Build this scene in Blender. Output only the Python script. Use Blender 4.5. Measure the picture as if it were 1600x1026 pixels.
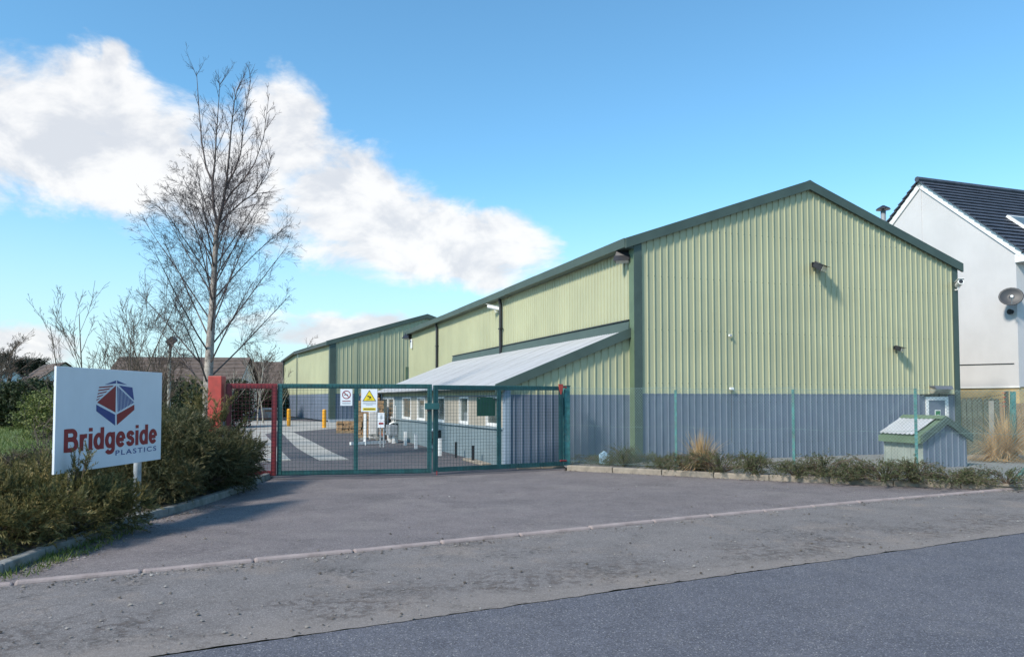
import bpy, math, random
import numpy as np
from mathutils import Vector, Matrix

for o in list(bpy.data.objects): bpy.data.objects.remove(o)
S = bpy.context.scene
COL = S.collection
R = math.radians

# ---------------------------------------------------------------- camera
CAMH = 1.7; FPX = 1180.0; PITCH = math.atan(.041); PY = 574.0
cd = bpy.data.cameras.new('camera'); cam = bpy.data.objects.new('camera', cd); COL.objects.link(cam)
cam.location = (0, 0, CAMH); cam.rotation_euler = (R(90) + PITCH, 0, 0)
cd.sensor_fit = 'HORIZONTAL'; cd.sensor_width = 36; cd.lens = FPX / 1600 * 36
cd.shift_y = (PY - 513) / 1600
cd.clip_start = .1; cd.clip_end = 3000
S.camera = cam

# ---------------------------------------------------------------- world, sun, exposure
SUN_AZ = R(225); SUN_EL = R(41)          # azimuth clockwise from +Y
S.view_settings.view_transform = 'Standard'; S.view_settings.look = 'None'
S.view_settings.gamma = 1; S.view_settings.use_curve_mapping = False
S.view_settings.exposure = 0.78

W = bpy.data.worlds.new('World'); S.world = W; W.use_nodes = True
W.cycles.sampling_method = 'MANUAL'; W.cycles.sample_map_resolution = 256
wn = W.node_tree; wn.nodes.clear()

class NT:
    """small helper for node math"""
    def __init__(s, tree): s.t = tree
    def n(s, typ, **kw):
        nd = s.t.nodes.new(typ)
        for k, v in kw.items(): setattr(nd, k, v)
        return nd
    def put(s, sock, v):
        if hasattr(v, 'is_output') or isinstance(v, bpy.types.NodeSocket): s.t.links.new(v, sock)
        else: sock.default_value = v
    def m(s, op, a, b=0.0, c=0.0, clamp=False):
        nd = s.n('ShaderNodeMath', operation=op, use_clamp=clamp)
        for i, v in enumerate((a, b, c)): s.put(nd.inputs[i], v)
        return nd.outputs[0]
    def mix(s, f, a, b, blend='MIX'):
        nd = s.n('ShaderNodeMix', data_type='RGBA', blend_type=blend)
        s.put(nd.inputs[0], f); s.put(nd.inputs[6], a); s.put(nd.inputs[7], b)
        return nd.outputs[2]
    def noise(s, vec, scale, detail=4, rough=.55, dist=0.0):
        nd = s.n('ShaderNodeTexNoise'); s.put(nd.inputs['Vector'], vec)
        nd.inputs['Scale'].default_value = scale; nd.inputs['Detail'].default_value = detail
        nd.inputs['Roughness'].default_value = rough; nd.inputs['Distortion'].default_value = dist
        return nd.outputs['Fac']
    def smooth(s, x, a, b):
        nd = s.n('ShaderNodeMapRange', interpolation_type='SMOOTHSTEP')
        s.put(nd.inputs[0], x); nd.inputs[1].default_value = a; nd.inputs[2].default_value = b
        return nd.outputs[0]
    def mapping(s, vec, scale=(1, 1, 1), loc=(0, 0, 0), rot=(0, 0, 0)):
        nd = s.n('ShaderNodeMapping'); s.put(nd.inputs['Vector'], vec)
        nd.inputs['Scale'].default_value = scale; nd.inputs['Location'].default_value = loc; nd.inputs['Rotation'].default_value = rot
        return nd.outputs[0]

def build_world():
    t = NT(wn)
    sky = t.n('ShaderNodeTexSky', sky_type='NISHITA', sun_disc=False, sun_elevation=SUN_EL, sun_rotation=SUN_AZ)
    sky.air_density = 1.0; sky.dust_density = .5; sky.ozone_density = 1.5; sky.altitude = 50
    tint = t.mix(1.0, sky.outputs[0], (.80, 1.27, 1.36, 1), 'MULTIPLY')
    tc = t.n('ShaderNodeTexCoord'); sep = t.n('ShaderNodeSeparateXYZ'); wn.links.new(tc.outputs['Generated'], sep.inputs[0])
    az = t.m('ARCTAN2', sep.outputs[0], sep.outputs[1])
    el = t.m('ARCSINE', sep.outputs[2])
    cmb = t.n('ShaderNodeCombineXYZ'); t.put(cmb.inputs[0], az); t.put(cmb.inputs[1], t.m('MULTIPLY', el, 1.5)); 
    p = cmb.outputs[0]
    # cloud banks standing low in the sky: azimuth, elevation and half sizes (radians)
    banks = []
    for (x, y, rx, ry) in [(30, 190, 175, 135), (130, 170, 130, 115), (215, 235, 140, 105), (152, 78, 34, 38), (450, 195, 85, 85),
                           (530, 318, 130, 105), (625, 365, 140, 85), (740, 392, 135, 62), (345, 270, 130, 95),
                           (20, 540, 120, 45), (560, 520, 190, 28), (-190, 300, 160, 90), (1790, 420, 120, 60)]:
        a = math.atan2(x - 800, FPX)
        h = math.hypot(x - 800, FPX)
        e = math.atan2(622 - y, h)
        banks.append((a, e, rx / h * math.cos(a), ry / h * math.cos(e)))
    wz = t.n('ShaderNodeTexNoise'); wn.links.new(p, wz.inputs['Vector']); wz.inputs['Scale'].default_value = 7; wz.inputs['Detail'].default_value = 5
    ws = t.n('ShaderNodeSeparateColor'); wn.links.new(wz.outputs['Color'], ws.inputs[0])
    az2 = t.m('ADD', az, t.m('MULTIPLY', t.m('SUBTRACT', ws.outputs[0], .5), .09))
    el2 = t.m('ADD', el, t.m('MULTIPLY', t.m('SUBTRACT', ws.outputs[1], .5), .07))
    def field(azs, els):
        f = None
        for (a, e, ra, re) in banks:
            u = t.m('DIVIDE', t.m('SUBTRACT', azs, a), ra); v = t.m('DIVIDE', t.m('SUBTRACT', els, e), re)
            d = t.m('SUBTRACT', 1.0, t.m('ADD', t.m('MULTIPLY', u, u), t.m('MULTIPLY', v, v)))
            if f is None: f = d
            else:
                nd = t.n('ShaderNodeMath', operation='SMOOTH_MAX'); t.put(nd.inputs[0], f); t.put(nd.inputs[1], d); nd.inputs[2].default_value = .25
                f = nd.outputs[0]
        return f
    f = t.m('MAXIMUM', field(az2, el2), -1.2)
    # beyond the frame the same scattered cumulus goes on
    wide = t.m('MULTIPLY', t.smooth(t.m('ABSOLUTE', az), .66, .95), t.m('MULTIPLY', t.m('SUBTRACT', t.noise(p, 2.2, 2), .56), 7.0))
    f = t.m('ADD', f, t.m('MAXIMUM', wide, 0.0))
    nz = t.noise(p, 9, 7, .6, .4); nf = t.noise(t.mapping(p, (1, 1.6, 1), (3.1, 1.7, 0)), 24, 4, .6)
    body = t.m('ADD', f, t.m('ADD', t.m('MULTIPLY', t.m('SUBTRACT', nz, .5), 2.6), t.m('MULTIPLY', t.m('SUBTRACT', nf, .5), .8)))
    dens = t.smooth(body, -.3, .65)
    # cloud brightness: thick parts white, thinner undersides a little grey (noise sampled towards the light)
    up = t.noise(t.mapping(p, (1, 1, 1), (.035, -.06, 0)), 9, 5, .6, .4)
    lit = t.smooth(t.m('SUBTRACT', nz, up), -.16, .12)
    cc = t.mix(lit, (4.4, 4.55, 4.85, 1), (6.0, 5.95, 5.9, 1))
    haze = t.smooth(el, .30, -.02)
    base = t.mix(t.m('MULTIPLY', haze, .75), tint, (4.1, 5.0, 5.5, 1))
    colr = t.mix(t.m('MULTIPLY', dens, .94), base, cc)
    bg = t.n('ShaderNodeBackground'); t.put(bg.inputs[0], colr); bg.inputs[1].default_value = .1
    out = t.n('ShaderNodeOutputWorld'); wn.links.new(bg.outputs[0], out.inputs[0])
build_world()

sd = bpy.data.lights.new('sun', 'SUN'); sun = bpy.data.objects.new('sun', sd); COL.objects.link(sun)
sd.energy = 2.9; sd.angle = R(7); sd.color = (1, .91, .79)
SV = Vector((math.sin(SUN_AZ) * math.cos(SUN_EL), math.cos(SUN_AZ) * math.cos(SUN_EL), math.sin(SUN_EL)))
sun.rotation_euler = SV.to_track_quat('Z', 'Y').to_euler(); sun.location = (0, 0, 40)

# ---------------------------------------------------------------- rays: a pixel of the 1600 px photograph gives a direction
_F = Vector((0, math.cos(PITCH), math.sin(PITCH))); _U = Vector((0, -math.sin(PITCH), math.cos(PITCH)))
CP = Vector((0, 0, CAMH))
def ray(x, y): return _F + Vector((1, 0, 0)) * ((x - 800) / FPX) - _U * ((y - PY) / FPX)
def G(x, y, z=0.0):
    d = ray(x, y); return CP + d * ((z - CAMH) / d.z)
def V(x, y, depth):
    d = ray(x, y); return CP + d * (depth / d.y)
class Frame:
    def __init__(s, o, ang):
        s.o = Vector((o[0], o[1], 0)); s.a = ang
        s.M = Matrix.Translation(s.o) @ Matrix.Rotation(ang, 4, 'Z'); s.I = s.M.inverted()
    def hit(s, px, py, axis, val):      # ray against the local plane axis = val
        o = s.I @ CP; d = s.I.to_3x3() @ ray(px, py)
        return o + d * ((val - o[axis]) / d[axis])
    def local(s, p): return s.I @ Vector(p)

# ---------------------------------------------------------------- mesh helpers
class MB:
    def __init__(s): s.v = []; s.f = []; s.m = []; s.cur = 0
    def face(s, *pts):
        n = len(s.v); s.v += [tuple(p) for p in pts]; s.f.append(tuple(range(n, n + len(pts)))); s.m.append(s.cur); return s
    def box(s, x0, x1, y0, y1, z0, z1, M=None):
        n = len(s.v)
        P = [(x0, y0, z0), (x1, y0, z0), (x1, y1, z0), (x0, y1, z0), (x0, y0, z1), (x1, y0, z1), (x1, y1, z1), (x0, y1, z1)]
        if M is not None: P = [tuple(M @ Vector(p)) for p in P]
        s.v += P
        for q in ((0, 3, 2, 1), (4, 5, 6, 7), (0, 1, 5, 4), (1, 2, 6, 5), (2, 3, 7, 6), (3, 0, 4, 7)):
            s.f.append(tuple(n + i for i in q)); s.m.append(s.cur)
        return s
    def prism(s, poly, ext, M=None):
        """poly: list of 3d points (planar), ext: extrusion vector"""
        n = len(s.v); k = len(poly); e = Vector(ext)
        A = [Vector(p) for p in poly]; B = [p + e for p in A]
        if M is not None: A = [M @ p for p in A]; B = [M @ p for p in B]
        s.v += [tuple(p) for p in A + B]
        s.f.append(tuple(n + i for i in range(k))[::-1]); s.f.append(tuple(n + k + i for i in range(k))); s.m += [s.cur] * 2
        for i in range(k):
            j = (i + 1) % k; s.f.append((n + i, n + j, n + k + j, n + k + i)); s.m.append(s.cur)
        return s
    def tube(s, pts, rad, n=6, cap=True):
        pts = [Vector(p) for p in pts]
        if not isinstance(rad, (list, tuple)): rad = [rad] * len(pts)
        base = len(s.v); L = len(pts); prev = None
        for i, p in enumerate(pts):
            d = (pts[min(i + 1, L - 1)] - pts[max(i - 1, 0)])
            if d.length < 1e-9: d = Vector((0, 0, 1))
            d.normalize()
            if prev is None:
                a = d.cross(Vector((.31, .94, .12)))
                if a.length < .05: a = d.cross(Vector((1, 0, 0)))
                a.normalize()
            else:
                a = prev - d * prev.dot(d)
                if a.length < 1e-6: a = d.orthogonal()
                a.normalize()
            prev = a; b = d.cross(a)
            for k in range(n):
                w = 2 * math.pi * k / n
                q = p + (a * math.cos(w) + b * math.sin(w)) * rad[i]
                s.v.append((q.x, q.y, q.z))
        for i in range(L - 1):
            for k in range(n):
                j = (k + 1) % n
                s.f.append((base + i * n + k, base + i * n + j, base + (i + 1) * n + j, base + (i + 1) * n + k)); s.m.append(s.cur)
        if cap and n > 2:
            s.f.append(tuple(base + k for k in range(n))[::-1]); s.f.append(tuple(base + (L - 1) * n + k for k in range(n))); s.m += [s.cur] * 2
        return s
    def build(s, name, mat, parent=None, smooth=False, bevel=0.0):
        me = bpy.data.meshes.new(name); me.from_pydata(s.v, [], s.f)
        for mm in (mat if isinstance(mat, (list, tuple)) else [mat]): me.materials.append(mm)
        if any(s.m): me.polygons.foreach_set('material_index', s.m)
        if smooth: me.polygons.foreach_set('use_smooth', [True] * len(me.polygons))
        me.update()
        o = bpy.data.objects.new(name, me); COL.objects.link(o)
        if parent is not None: o.parent = parent
        if bevel:
            b = o.modifiers.new('bevel', 'BEVEL'); b.width = bevel; b.segments = 2; b.limit_method = 'ANGLE'
        return o
def tag(o, label=None, cat=None, group=None, kind=None):
    if label: o['label'] = label
    if cat: o['category'] = cat
    if group: o['group'] = group
    if kind: o['kind'] = kind
    return o
def thing(name, label, cat, loc=(0, 0, 0), rz=0, group=None):
    o = bpy.data.objects.new(name, None); COL.objects.link(o); o.location = loc; o.rotation_euler = (0, 0, rz); o.empty_display_size = .2
    return tag(o, label, cat, group)
def struct(o): o['kind'] = 'structure'; return o
def share(o, name, parent, M=None):
    c = bpy.data.objects.new(name, o.data); COL.objects.link(c); c.parent = parent
    if M is not None: c.matrix_local = M
    return c

# ---------------------------------------------------------------- materials
def mat(name, col, rough=.6, var=.12, scale=3.0, bump=0.0, bscale=60, metal=0.0, streak=0.0, spec=.5, dirt=None, dirt_amt=0.0, dirt_scale=1.2, coords='Object', sheet=0.0):
    m = bpy.data.materials.new(name); m.use_nodes = True; nt = m.node_tree; t = NT(nt); b = nt.nodes['Principled BSDF']
    tc = t.n('ShaderNodeTexCoord').outputs[coords]
    nz = t.noise(tc, scale, 6, .6)
    c = col + (1,) if len(col) == 3 else col
    lo = tuple(x * (1 - var) for x in c[:3]) + (1,); hi = tuple(min(1, x * (1 + var)) for x in c[:3]) + (1,)
    out = t.mix(t.smooth(nz, .3, .7), lo, hi)
    if sheet:      # no two sheets faded alike
        oi = t.n('ShaderNodeObjectInfo'); out = t.mix(t.m('MULTIPLY', oi.outputs['Random'], sheet * 2.2), out, tuple(x * .55 for x in c[:3]) + (1,))
    if streak:
        sz = t.noise(t.mapping(tc, (9, 9, .45)), 1.6, 6, .7)
        out = t.mix(t.m('MULTIPLY', t.smooth(sz, .5, .8), streak), out, tuple(x * .55 for x in c[:3]) + (1,))
    if dirt:
        dz = t.noise(tc, dirt_scale, 8, .68)
        out = t.mix(t.m('MULTIPLY', t.smooth(dz, .48, .68), dirt_amt), out, dirt + (1,))
    nt.links.new(out, b.inputs['Base Color'])
    t.put(b.inputs['Roughness'], t.m('ADD', rough - .06, t.m('MULTIPLY', nz, .12)))
    b.inputs['Metallic'].default_value = metal
    b.inputs['Specular IOR Level'].default_value = spec
    if bump:
        bz = t.noise(tc, bscale, 4, .6); bp = t.n('ShaderNodeBump'); bp.inputs['Strength'].default_value = bump; bp.inputs['Distance'].default_value = .01
        nt.links.new(bz, bp.inputs['Height']); nt.links.new(bp.outputs[0], b.inputs['Normal'])
    return m
def leaf_mat(name, cols, rough=.6, trans=.25):
    """colour picked per leaf"""
    m = bpy.data.materials.new(name); m.use_nodes = True; nt = m.node_tree; t = NT(nt); b = nt.nodes['Principled BSDF']
    g = t.n('ShaderNodeNewGeometry'); tc = t.n('ShaderNodeTexCoord').outputs['Object']
    f = t.m('ADD', t.m('MULTIPLY', g.outputs['Random Per Island'], .6), t.m('MULTIPLY', t.smooth(t.noise(tc, 2.2, 3), .3, .7), .4))
    rp = t.n('ShaderNodeValToRGB'); nt.links.new(f, rp.inputs[0]); cr = rp.color_ramp
    while len(cr.elements) < len(cols): cr.elements.new(.5)
    for i, c in enumerate(cols): cr.elements[i].position = i / (len(cols) - 1); cr.elements[i].color = c + (1,)
    nt.links.new(rp.outputs[0], b.inputs['Base Color']); b.inputs['Roughness'].default_value = rough; b.inputs['Specular IOR Level'].default_value = .3
    if trans:
        tr = t.n('ShaderNodeBsdfTranslucent'); nt.links.new(rp.outputs[0], tr.inputs[0])
        mx = t.n('ShaderNodeMixShader'); mx.inputs[0].default_value = trans
        nt.links.new(b.outputs[0], mx.inputs[1]); nt.links.new(tr.outputs[0], mx.inputs[2])
        nt.links.new(mx.outputs[0], nt.nodes['Material Output'].inputs[0])
    return m
def asphalt(name, base, tintc, agg=.5, scale=1.0, patch=None, patch_amt=0.0, rough=.85, crack=0.0, fleck=.4, dark=0.0, edge=None):
    """worn bitumen: aggregate speckle, broad stains, dusty or reddish patches, crumbling and cracks"""
    m = bpy.data.materials.new(name); m.use_nodes = True; nt = m.node_tree; t = NT(nt); b = nt.nodes['Principled BSDF']
    tc = t.n('ShaderNodeTexCoord').outputs['Object']
    big = t.noise(tc, .35 * scale, 6, .6); mid = t.noise(tc, 2.3 * scale, 6, .65)
    c = t.mix(t.smooth(big, .3, .7), base + (1,), tintc + (1,))
    c = t.mix(t.m('MULTIPLY', t.smooth(mid, .40, .70), .5), c, tuple(x * .6 for x in base) + (1,))
    if patch:
        pz = t.noise(tc, .8 * scale, 9, .7, .3)
        c = t.mix(t.m('MULTIPLY', t.smooth(pz, .5, .62), patch_amt), c, patch + (1,))
    g1 = t.noise(tc, 11, 8, .78); g2 = t.noise(t.mapping(tc, (1, 1, 1), (5, 9, 0)), 34, 6, .8)
    c = t.mix(t.m('MULTIPLY', t.smooth(g1, .48, .70), .55), c, tuple(x * .55 for x in base) + (1,))
    c = t.mix(t.m('MULTIPLY', t.smooth(g2, .50, .72), .5), c, tuple(min(1, x * 1.45) for x in tintc) + (1,))
    if dark:       # oil and tyre staining
        dz = t.noise(t.mapping(tc, (.5, .8, 1), (7, 3, 0), (0, 0, .5)), 1.0, 7, .62, .6)
        c = t.mix(t.m('MULTIPLY', t.smooth(dz, .52, .68), dark), c, tuple(x * .5 for x in base) + (1,))
    vo = t.n('ShaderNodeTexVoronoi'); nt.links.new(tc, vo.inputs['Vector']); vo.inputs['Scale'].default_value = 125
    vs = t.n('ShaderNodeSeparateColor'); nt.links.new(vo.outputs['Color'], vs.inputs[0])
    ns = t.noise(tc, 170, 3, .7)
    c = t.mix(t.m('MULTIPLY', t.smooth(vs.outputs[0], .55, 1.0), agg), c, tuple(min(1, x * 1.9 + .02) for x in base) + (1,))
    c = t.mix(t.m('MULTIPLY', t.smooth(vs.outputs[1], .6, 1.0), agg), c, tuple(x * .4 for x in base) + (1,))
    c = t.mix(t.m('MULTIPLY', t.smooth(vs.outputs[2], .96, .985), fleck), c, (.5, .48, .46, 1))
    hgt = t.m('ADD', t.m('MULTIPLY', vs.outputs[0], .5), t.m('MULTIPLY', ns, .7))
    if crack:
        cz = t.n('ShaderNodeTexVoronoi', feature='DISTANCE_TO_EDGE')
        wv = t.n('ShaderNodeTexNoise'); nt.links.new(tc, wv.inputs['Vector']); wv.inputs['Scale'].default_value = 2.5; wv.inputs['Detail'].default_value = 6
        vm = t.n('ShaderNodeVectorMath', operation='MULTIPLY_ADD'); nt.links.new(wv.outputs['Color'], vm.inputs[0]); vm.inputs[1].default_value = (.7, .7, 0); nt.links.new(tc, vm.inputs[2])
        nt.links.new(vm.outputs[0], cz.inputs['Vector']); cz.inputs['Scale'].default_value = .55
        msk = t.smooth(t.noise(tc, .45, 4), .5, .6)
        ck = t.m('MULTIPLY', t.smooth(cz.outputs[0], .008, .002), t.m('MULTIPLY', msk, .35))
        c = t.mix(t.m('MULTIPLY', ck, crack), c, (.025, .022, .02, 1))
        cr2 = t.m('MULTIPLY', t.smooth(t.noise(tc, .75, 10, .72), .50, .60), t.smooth(t.noise(tc, 16, 7, .75), .47, .58))
        c = t.mix(t.m('MULTIPLY', cr2, crack * .8), c, tuple(x * .32 for x in base) + (1,))
        hgt = t.m('SUBTRACT', hgt, t.m('ADD', ck, t.m('MULTIPLY', cr2, .6)))
    if edge:       # dust and broken surface towards the road edge
        dt = t.n('ShaderNodeVectorMath', operation='DOT_PRODUCT'); nt.links.new(tc, dt.inputs[0]); dt.inputs[1].default_value = edge[0]
        ds = t.m('SUBTRACT', dt.outputs['Value'], edge[1]); wob = t.m('MULTIPLY', t.m('SUBTRACT', t.noise(tc, 1.3, 5), .5), .9)
        dq = t.m('ADD', ds, wob)
        c = t.mix(t.m('MULTIPLY', t.smooth(dq, .75, .1), .35), c, (.25, .212, .185, 1))
        bk = t.m('MULTIPLY', t.m('MULTIPLY', t.smooth(dq, 1.5, .8), t.smooth(dq, .15, .45)), t.m('MULTIPLY', t.smooth(t.noise(tc, 9, 9, .78), .49, .57), t.smooth(t.noise(tc, .9, 4), .40, .55)))
        c = t.mix(t.m('MULTIPLY', bk, .7), c, (.09, .07, .062, 1)); hgt = t.m('SUBTRACT', hgt, t.m('MULTIPLY', bk, 1.2))
    nt.links.new(c, b.inputs['Base Color']); b.inputs['Roughness'].default_value = rough; b.inputs['Specular IOR Level'].default_value = .35
    bp = t.n('ShaderNodeBump'); bp.inputs['Strength'].default_value = .55; bp.inputs['Distance'].default_value = .006
    nt.links.new(hgt, bp.inputs['Height']); nt.links.new(bp.outputs[0], b.inputs['Normal'])
    return m

RD = (G(1600, 832) - G(400, 1003)).normalized(); RN = Vector((-RD.y, RD.x, 0))          # along the road, and away from it
RE = G(400, 1003)
M = {}
M['clad'] = mat('pale_green_cladding', (.43, .435, .285), .45, .06, .5, streak=.38, sheet=.06)
M['clad_blue'] = mat('blue_grey_cladding', (.142, .172, .232), .5, .07, .8, streak=.3, sheet=.06)
M['trim'] = mat('dark_green_trim', (.06, .088, .075), .5, .12, 1.5, streak=.15)
M['trim_light'] = mat('olive_and_sunlit_trim', (.11, .16, .10), .5, .12, 1.5)  # also the sunlit copy of the dark trim at the warehouse corner
M['roofgrey'] = mat('pale_roof_sheet', (.385, .39, .405), .6, .07, 1.0, streak=.2, sheet=.05, dirt=(.27, .27, .25), dirt_amt=.4, dirt_scale=1.5)
M['darkroof'] = mat('dark_roof_sheet', (.09, .12, .10), .55, .12, 1.0)
M['white'] = mat('white_plastic', (.78, .78, .77), .4, .04, 4)
M['cream'] = mat('cream_panel', (.35, .315, .26), .55, .05, 2)
M['black'] = mat('black_plastic', (.018, .018, .022), .4, .2, 4)
M['grey_metal'] = mat('galvanised_steel', (.36, .38, .40), .45, .12, 8, metal=.5)
M['wallpaint'] = mat('blue_grey_masonry', (.165, .215, .24), .7, .07, 1.5, bump=.25, bscale=40)
M['glass'] = mat('window_glass', (.11, .13, .125), .06, .3, 2, spec=.8)
M['lamp_glass'] = mat('lamp_glass', (.42, .42, .38), .15, .2, 10, spec=.8)
M['render'] = mat('white_render', (.56, .55, .555), .9, .05, .6, bump=.45, bscale=45, streak=.07)
M['slate'] = mat('slate_tile', (.055, .063, .085), .55, .22, 2.5, bump=.15, bscale=30)
M['buff'] = mat('buff_brick', (.47, .35, .18), .85, .12, 4, bump=.3)
M['gate'] = mat('gate_green_paint', (.017, .085, .090), .45, .25, 5, dirt=(.05, .09, .09), dirt_amt=.4, dirt_scale=4)
M['gatered'] = mat('gate_red_oxide', (.23, .028, .034), .5, .2, 5, dirt=(.11, .02, .02), dirt_amt=.5, dirt_scale=3)
M['postred'] = mat('post_red_paint', (.42, .055, .042), .5, .18, 4, dirt=(.25, .05, .04), dirt_amt=.5, dirt_scale=3)
M['fencepost'] = mat('faded_teal_paint', (.05, .185, .18), .6, .35, 9, dirt=(.15, .19, .17), dirt_amt=.75, dirt_scale=7)
M['wire'] = mat('fence_wire', (.16, .24, .23), .5, .25, 6)
M['signwhite'] = mat('sign_white', (.72, .75, .80), .3, .03, 2, streak=.06)
M['signred'] = mat('sign_red', (.26, .014, .022), .4, .05, 3)
M['signblue'] = mat('sign_blue', (.022, .055, .23), .4, .05, 3)
M['signyellow'] = mat('sign_yellow', (.78, .60, .02), .45, .05, 3)
M['ink'] = mat('sign_black', (.015, .015, .015), .5, .1, 3)
M['inkgrey'] = mat('sign_grey_print', (.38, .42, .46), .5, .1, 3)
M['signgreen'] = mat('sign_green', (.012, .075, .045), .4, .15, 6)
M['exitgreen'] = mat('notice_green', (.02, .20, .07), .4, .1, 6)
M['kerb'] = mat('concrete_kerb', (.27, .23, .185), .9, .2, 5, bump=.5, bscale=45, dirt=(.17, .15, .12), dirt_amt=.5, dirt_scale=3)
M['kerb_grey'] = mat('grey_kerb', (.20, .20, .19), .9, .22, 5, bump=.5, bscale=45, dirt=(.10, .10, .085), dirt_amt=.6, dirt_scale=3)
M['kerb_pink'] = mat('pinkish_dropped_kerb', (.30, .245, .235), .9, .15, 4, bump=.5, bscale=60, dirt=(.17, .13, .12), dirt_amt=.5, dirt_scale=2.5)
M['concrete'] = mat('pale_concrete', (.36, .345, .315), .9, .1, .8, bump=.3, bscale=50, dirt=(.26, .245, .22), dirt_amt=.5, dirt_scale=.5)
M['soil'] = mat('bare_soil', (.10, .082, .062), .95, .35, 4, bump=.9, bscale=25, dirt=(.17, .15, .12), dirt_amt=.6, dirt_scale=6)
M['gravel'] = mat('grey_chippings', (.19, .185, .18), .95, .3, 18, bump=1.0, bscale=60)
M['grass'] = mat('grass_ground', (.085, .125, .035), .95, .3, 1.5, bump=.8, bscale=30, dirt=(.16, .15, .06), dirt_amt=.6, dirt_scale=.6)
M['bark_birch'] = mat('birch_bark', (.33, .29, .26), .85, .3, 6, dirt=(.05, .04, .04), dirt_amt=.85, dirt_scale=9, bump=.4)
M['twig'] = mat('birch_twig', (.060, .042, .045), .8, .25, 5)
M['bark'] = mat('brown_bark', (.12, .095, .075), .9, .3, 8, bump=.4)
M['bark_pale'] = mat('pale_stem', (.33, .30, .25), .85, .3, 7)
M['twig_brown'] = mat('brown_twig', (.11, .08, .06), .85, .3, 5)
M['timber'] = mat('weathered_timber', (.072, .085, .07), .9, .3, 7, streak=.4, bump=.4)
M['timber_brown'] = mat('brown_timber', (.20, .15, .10), .9, .3, 7, streak=.3, bump=.4)
M['conc_post'] = mat('concrete_post', (.30, .29, .26), .9, .15, 6, bump=.3)
M['yellow'] = mat('bollard_yellow', (.72, .33, .012), .45, .08, 5)
M['brick_red'] = mat('red_brick', (.28, .075, .04), .9, .2, 8, bump=.3)
M['stone'] = mat('buff_stone', (.35, .22, .12), .9, .3, 6, bump=.5)
M['pallet'] = mat('pallet_wood', (.30, .21, .12), .9, .25, 8)
M['wrap'] = mat('pale_plastic_wrap', (.52, .50, .48), .35, .15, 5)
M['tarp'] = mat('grey_sheet', (.20, .21, .23), .5, .2, 3)
M['rooftile'] = mat('brown_roof_tile', (.105, .078, .066), .9, .25, 2.5, bump=.4, bscale=20)
M['hall_white'] = mat('white_house_render', (.62, .63, .66), .9, .05, 1.5)
M['leaf_yellowing'] = leaf_mat('juniper_spray', [(.030, .034, .014), (.070, .072, .026), (.12, .115, .040), (.23, .19, .07), (.42, .30, .14)])
M['leaf_juniper'] = leaf_mat('dark_juniper_spray', [(.026, .032, .016), (.050, .058, .026), (.082, .086, .036), (.13, .118, .055), (.23, .18, .10)])
M['leaf_coto'] = leaf_mat('low_shrub_leaf', [(.035, .045, .022), (.075, .09, .04), (.12, .125, .06), (.19, .16, .10)])
M['leaf_hedge'] = leaf_mat('hedge_leaf', [(.010, .018, .010), (.022, .034, .016), (.04, .055, .022), (.06, .075, .03)])
M['leaf_ivy'] = leaf_mat('bright_leaf', [(.04, .055, .018), (.08, .10, .03), (.17, .20, .06), (.28, .29, .12)])
M['leaf_conifer'] = leaf_mat('conifer_needle', [(.010, .016, .012), (.022, .032, .02), (.035, .045, .026)], trans=.1)
M['straw'] = leaf_mat('dry_grass_blade', [(.38, .24, .12), (.56, .39, .21), (.68, .52, .32)], trans=.3)
M['blade'] = leaf_mat('grass_blade', [(.07, .11, .025), (.11, .16, .04), (.16, .20, .06), (.23, .21, .10)], trans=.3)
M['litter'] = leaf_mat('litter_colours', [(.03, .026, .022), (.10, .08, .06), (.22, .20, .18), (.40, .38, .36)], trans=0)
M['road'] = asphalt('road_bitumen', (.092, .093, .112), (.118, .115, .130), patch=(.138, .132, .140), patch_amt=.5, agg=.75, fleck=.5, rough=.8)
M['footway'] = asphalt('footway_bitumen', (.184, .164, .157), (.160, .147, .146), agg=.5, patch=(.225, .185, .160), patch_amt=.7, crack=.9, fleck=.25, dark=.3, edge=(tuple(RN), RN.dot(RE)))
M['drive'] = asphalt('driveway_bitumen', (.158, .138, .140), (.182, .155, .153), agg=.6, patch=(.205, .180, .172), patch_amt=.7, crack=.45, fleck=.4, dark=.45)
M['yard'] = asphalt('yard_bitumen', (.088, .082, .092), (.108, .10, .108), agg=.4, fleck=.25, patch=(.125, .115, .118), patch_amt=.4)

# ================================================================ THE SETTING
def sheet(name, pts, z, material, label=None):
    b = MB(); b.face(*[(p[0], p[1], z) for p in pts]); o = b.build(name, material); struct(o)
    if o.data.polygons[0].normal.z < 0: o.data.flip_normals()
    if label: o['label'] = label
    return o
sheet('ground', [(-900, -300), (900, -300), (900, 1500), (-900, 1500)], -.03, M['grass'], 'grassy ground reaching out to the houses')
dk = [G(x, y) for x, y in ((0, 917), (150, 903), (300, 888), (450, 874), (600, 859.5), (760, 843), (930, 826.5), (1110, 808), (1300, 789.5), (1420, 779), (1500, 772.5), (1600, 764.5))]
dkL = dk[0] - RD * 45; dkR = dk[-1] + RD * 45
sheet('road', [RE - RD * 90, RE + RD * 90, RE + RD * 90 - RN * 7.2, RE - RD * 90 - RN * 7.2], .0, M['road'], 'bluish grey bitumen road in the foreground')
def ragged_edge():
    r = random.Random(12); out = []; s_ = 22.0; w = 0.0
    while s_ > -8:
        w = w * .8 + r.gauss(0, .009); out.append(RE + RD * s_ + RN * (w + r.gauss(0, .004))); s_ -= .06
    return out
sheet('footway', [dkL] + [p for p in dk] + [dkR, RE + RD * 52] + ragged_edge() + [RE - RD * 48], .005, M['footway'], 'pale worn footway between the road and the driveway')
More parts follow.
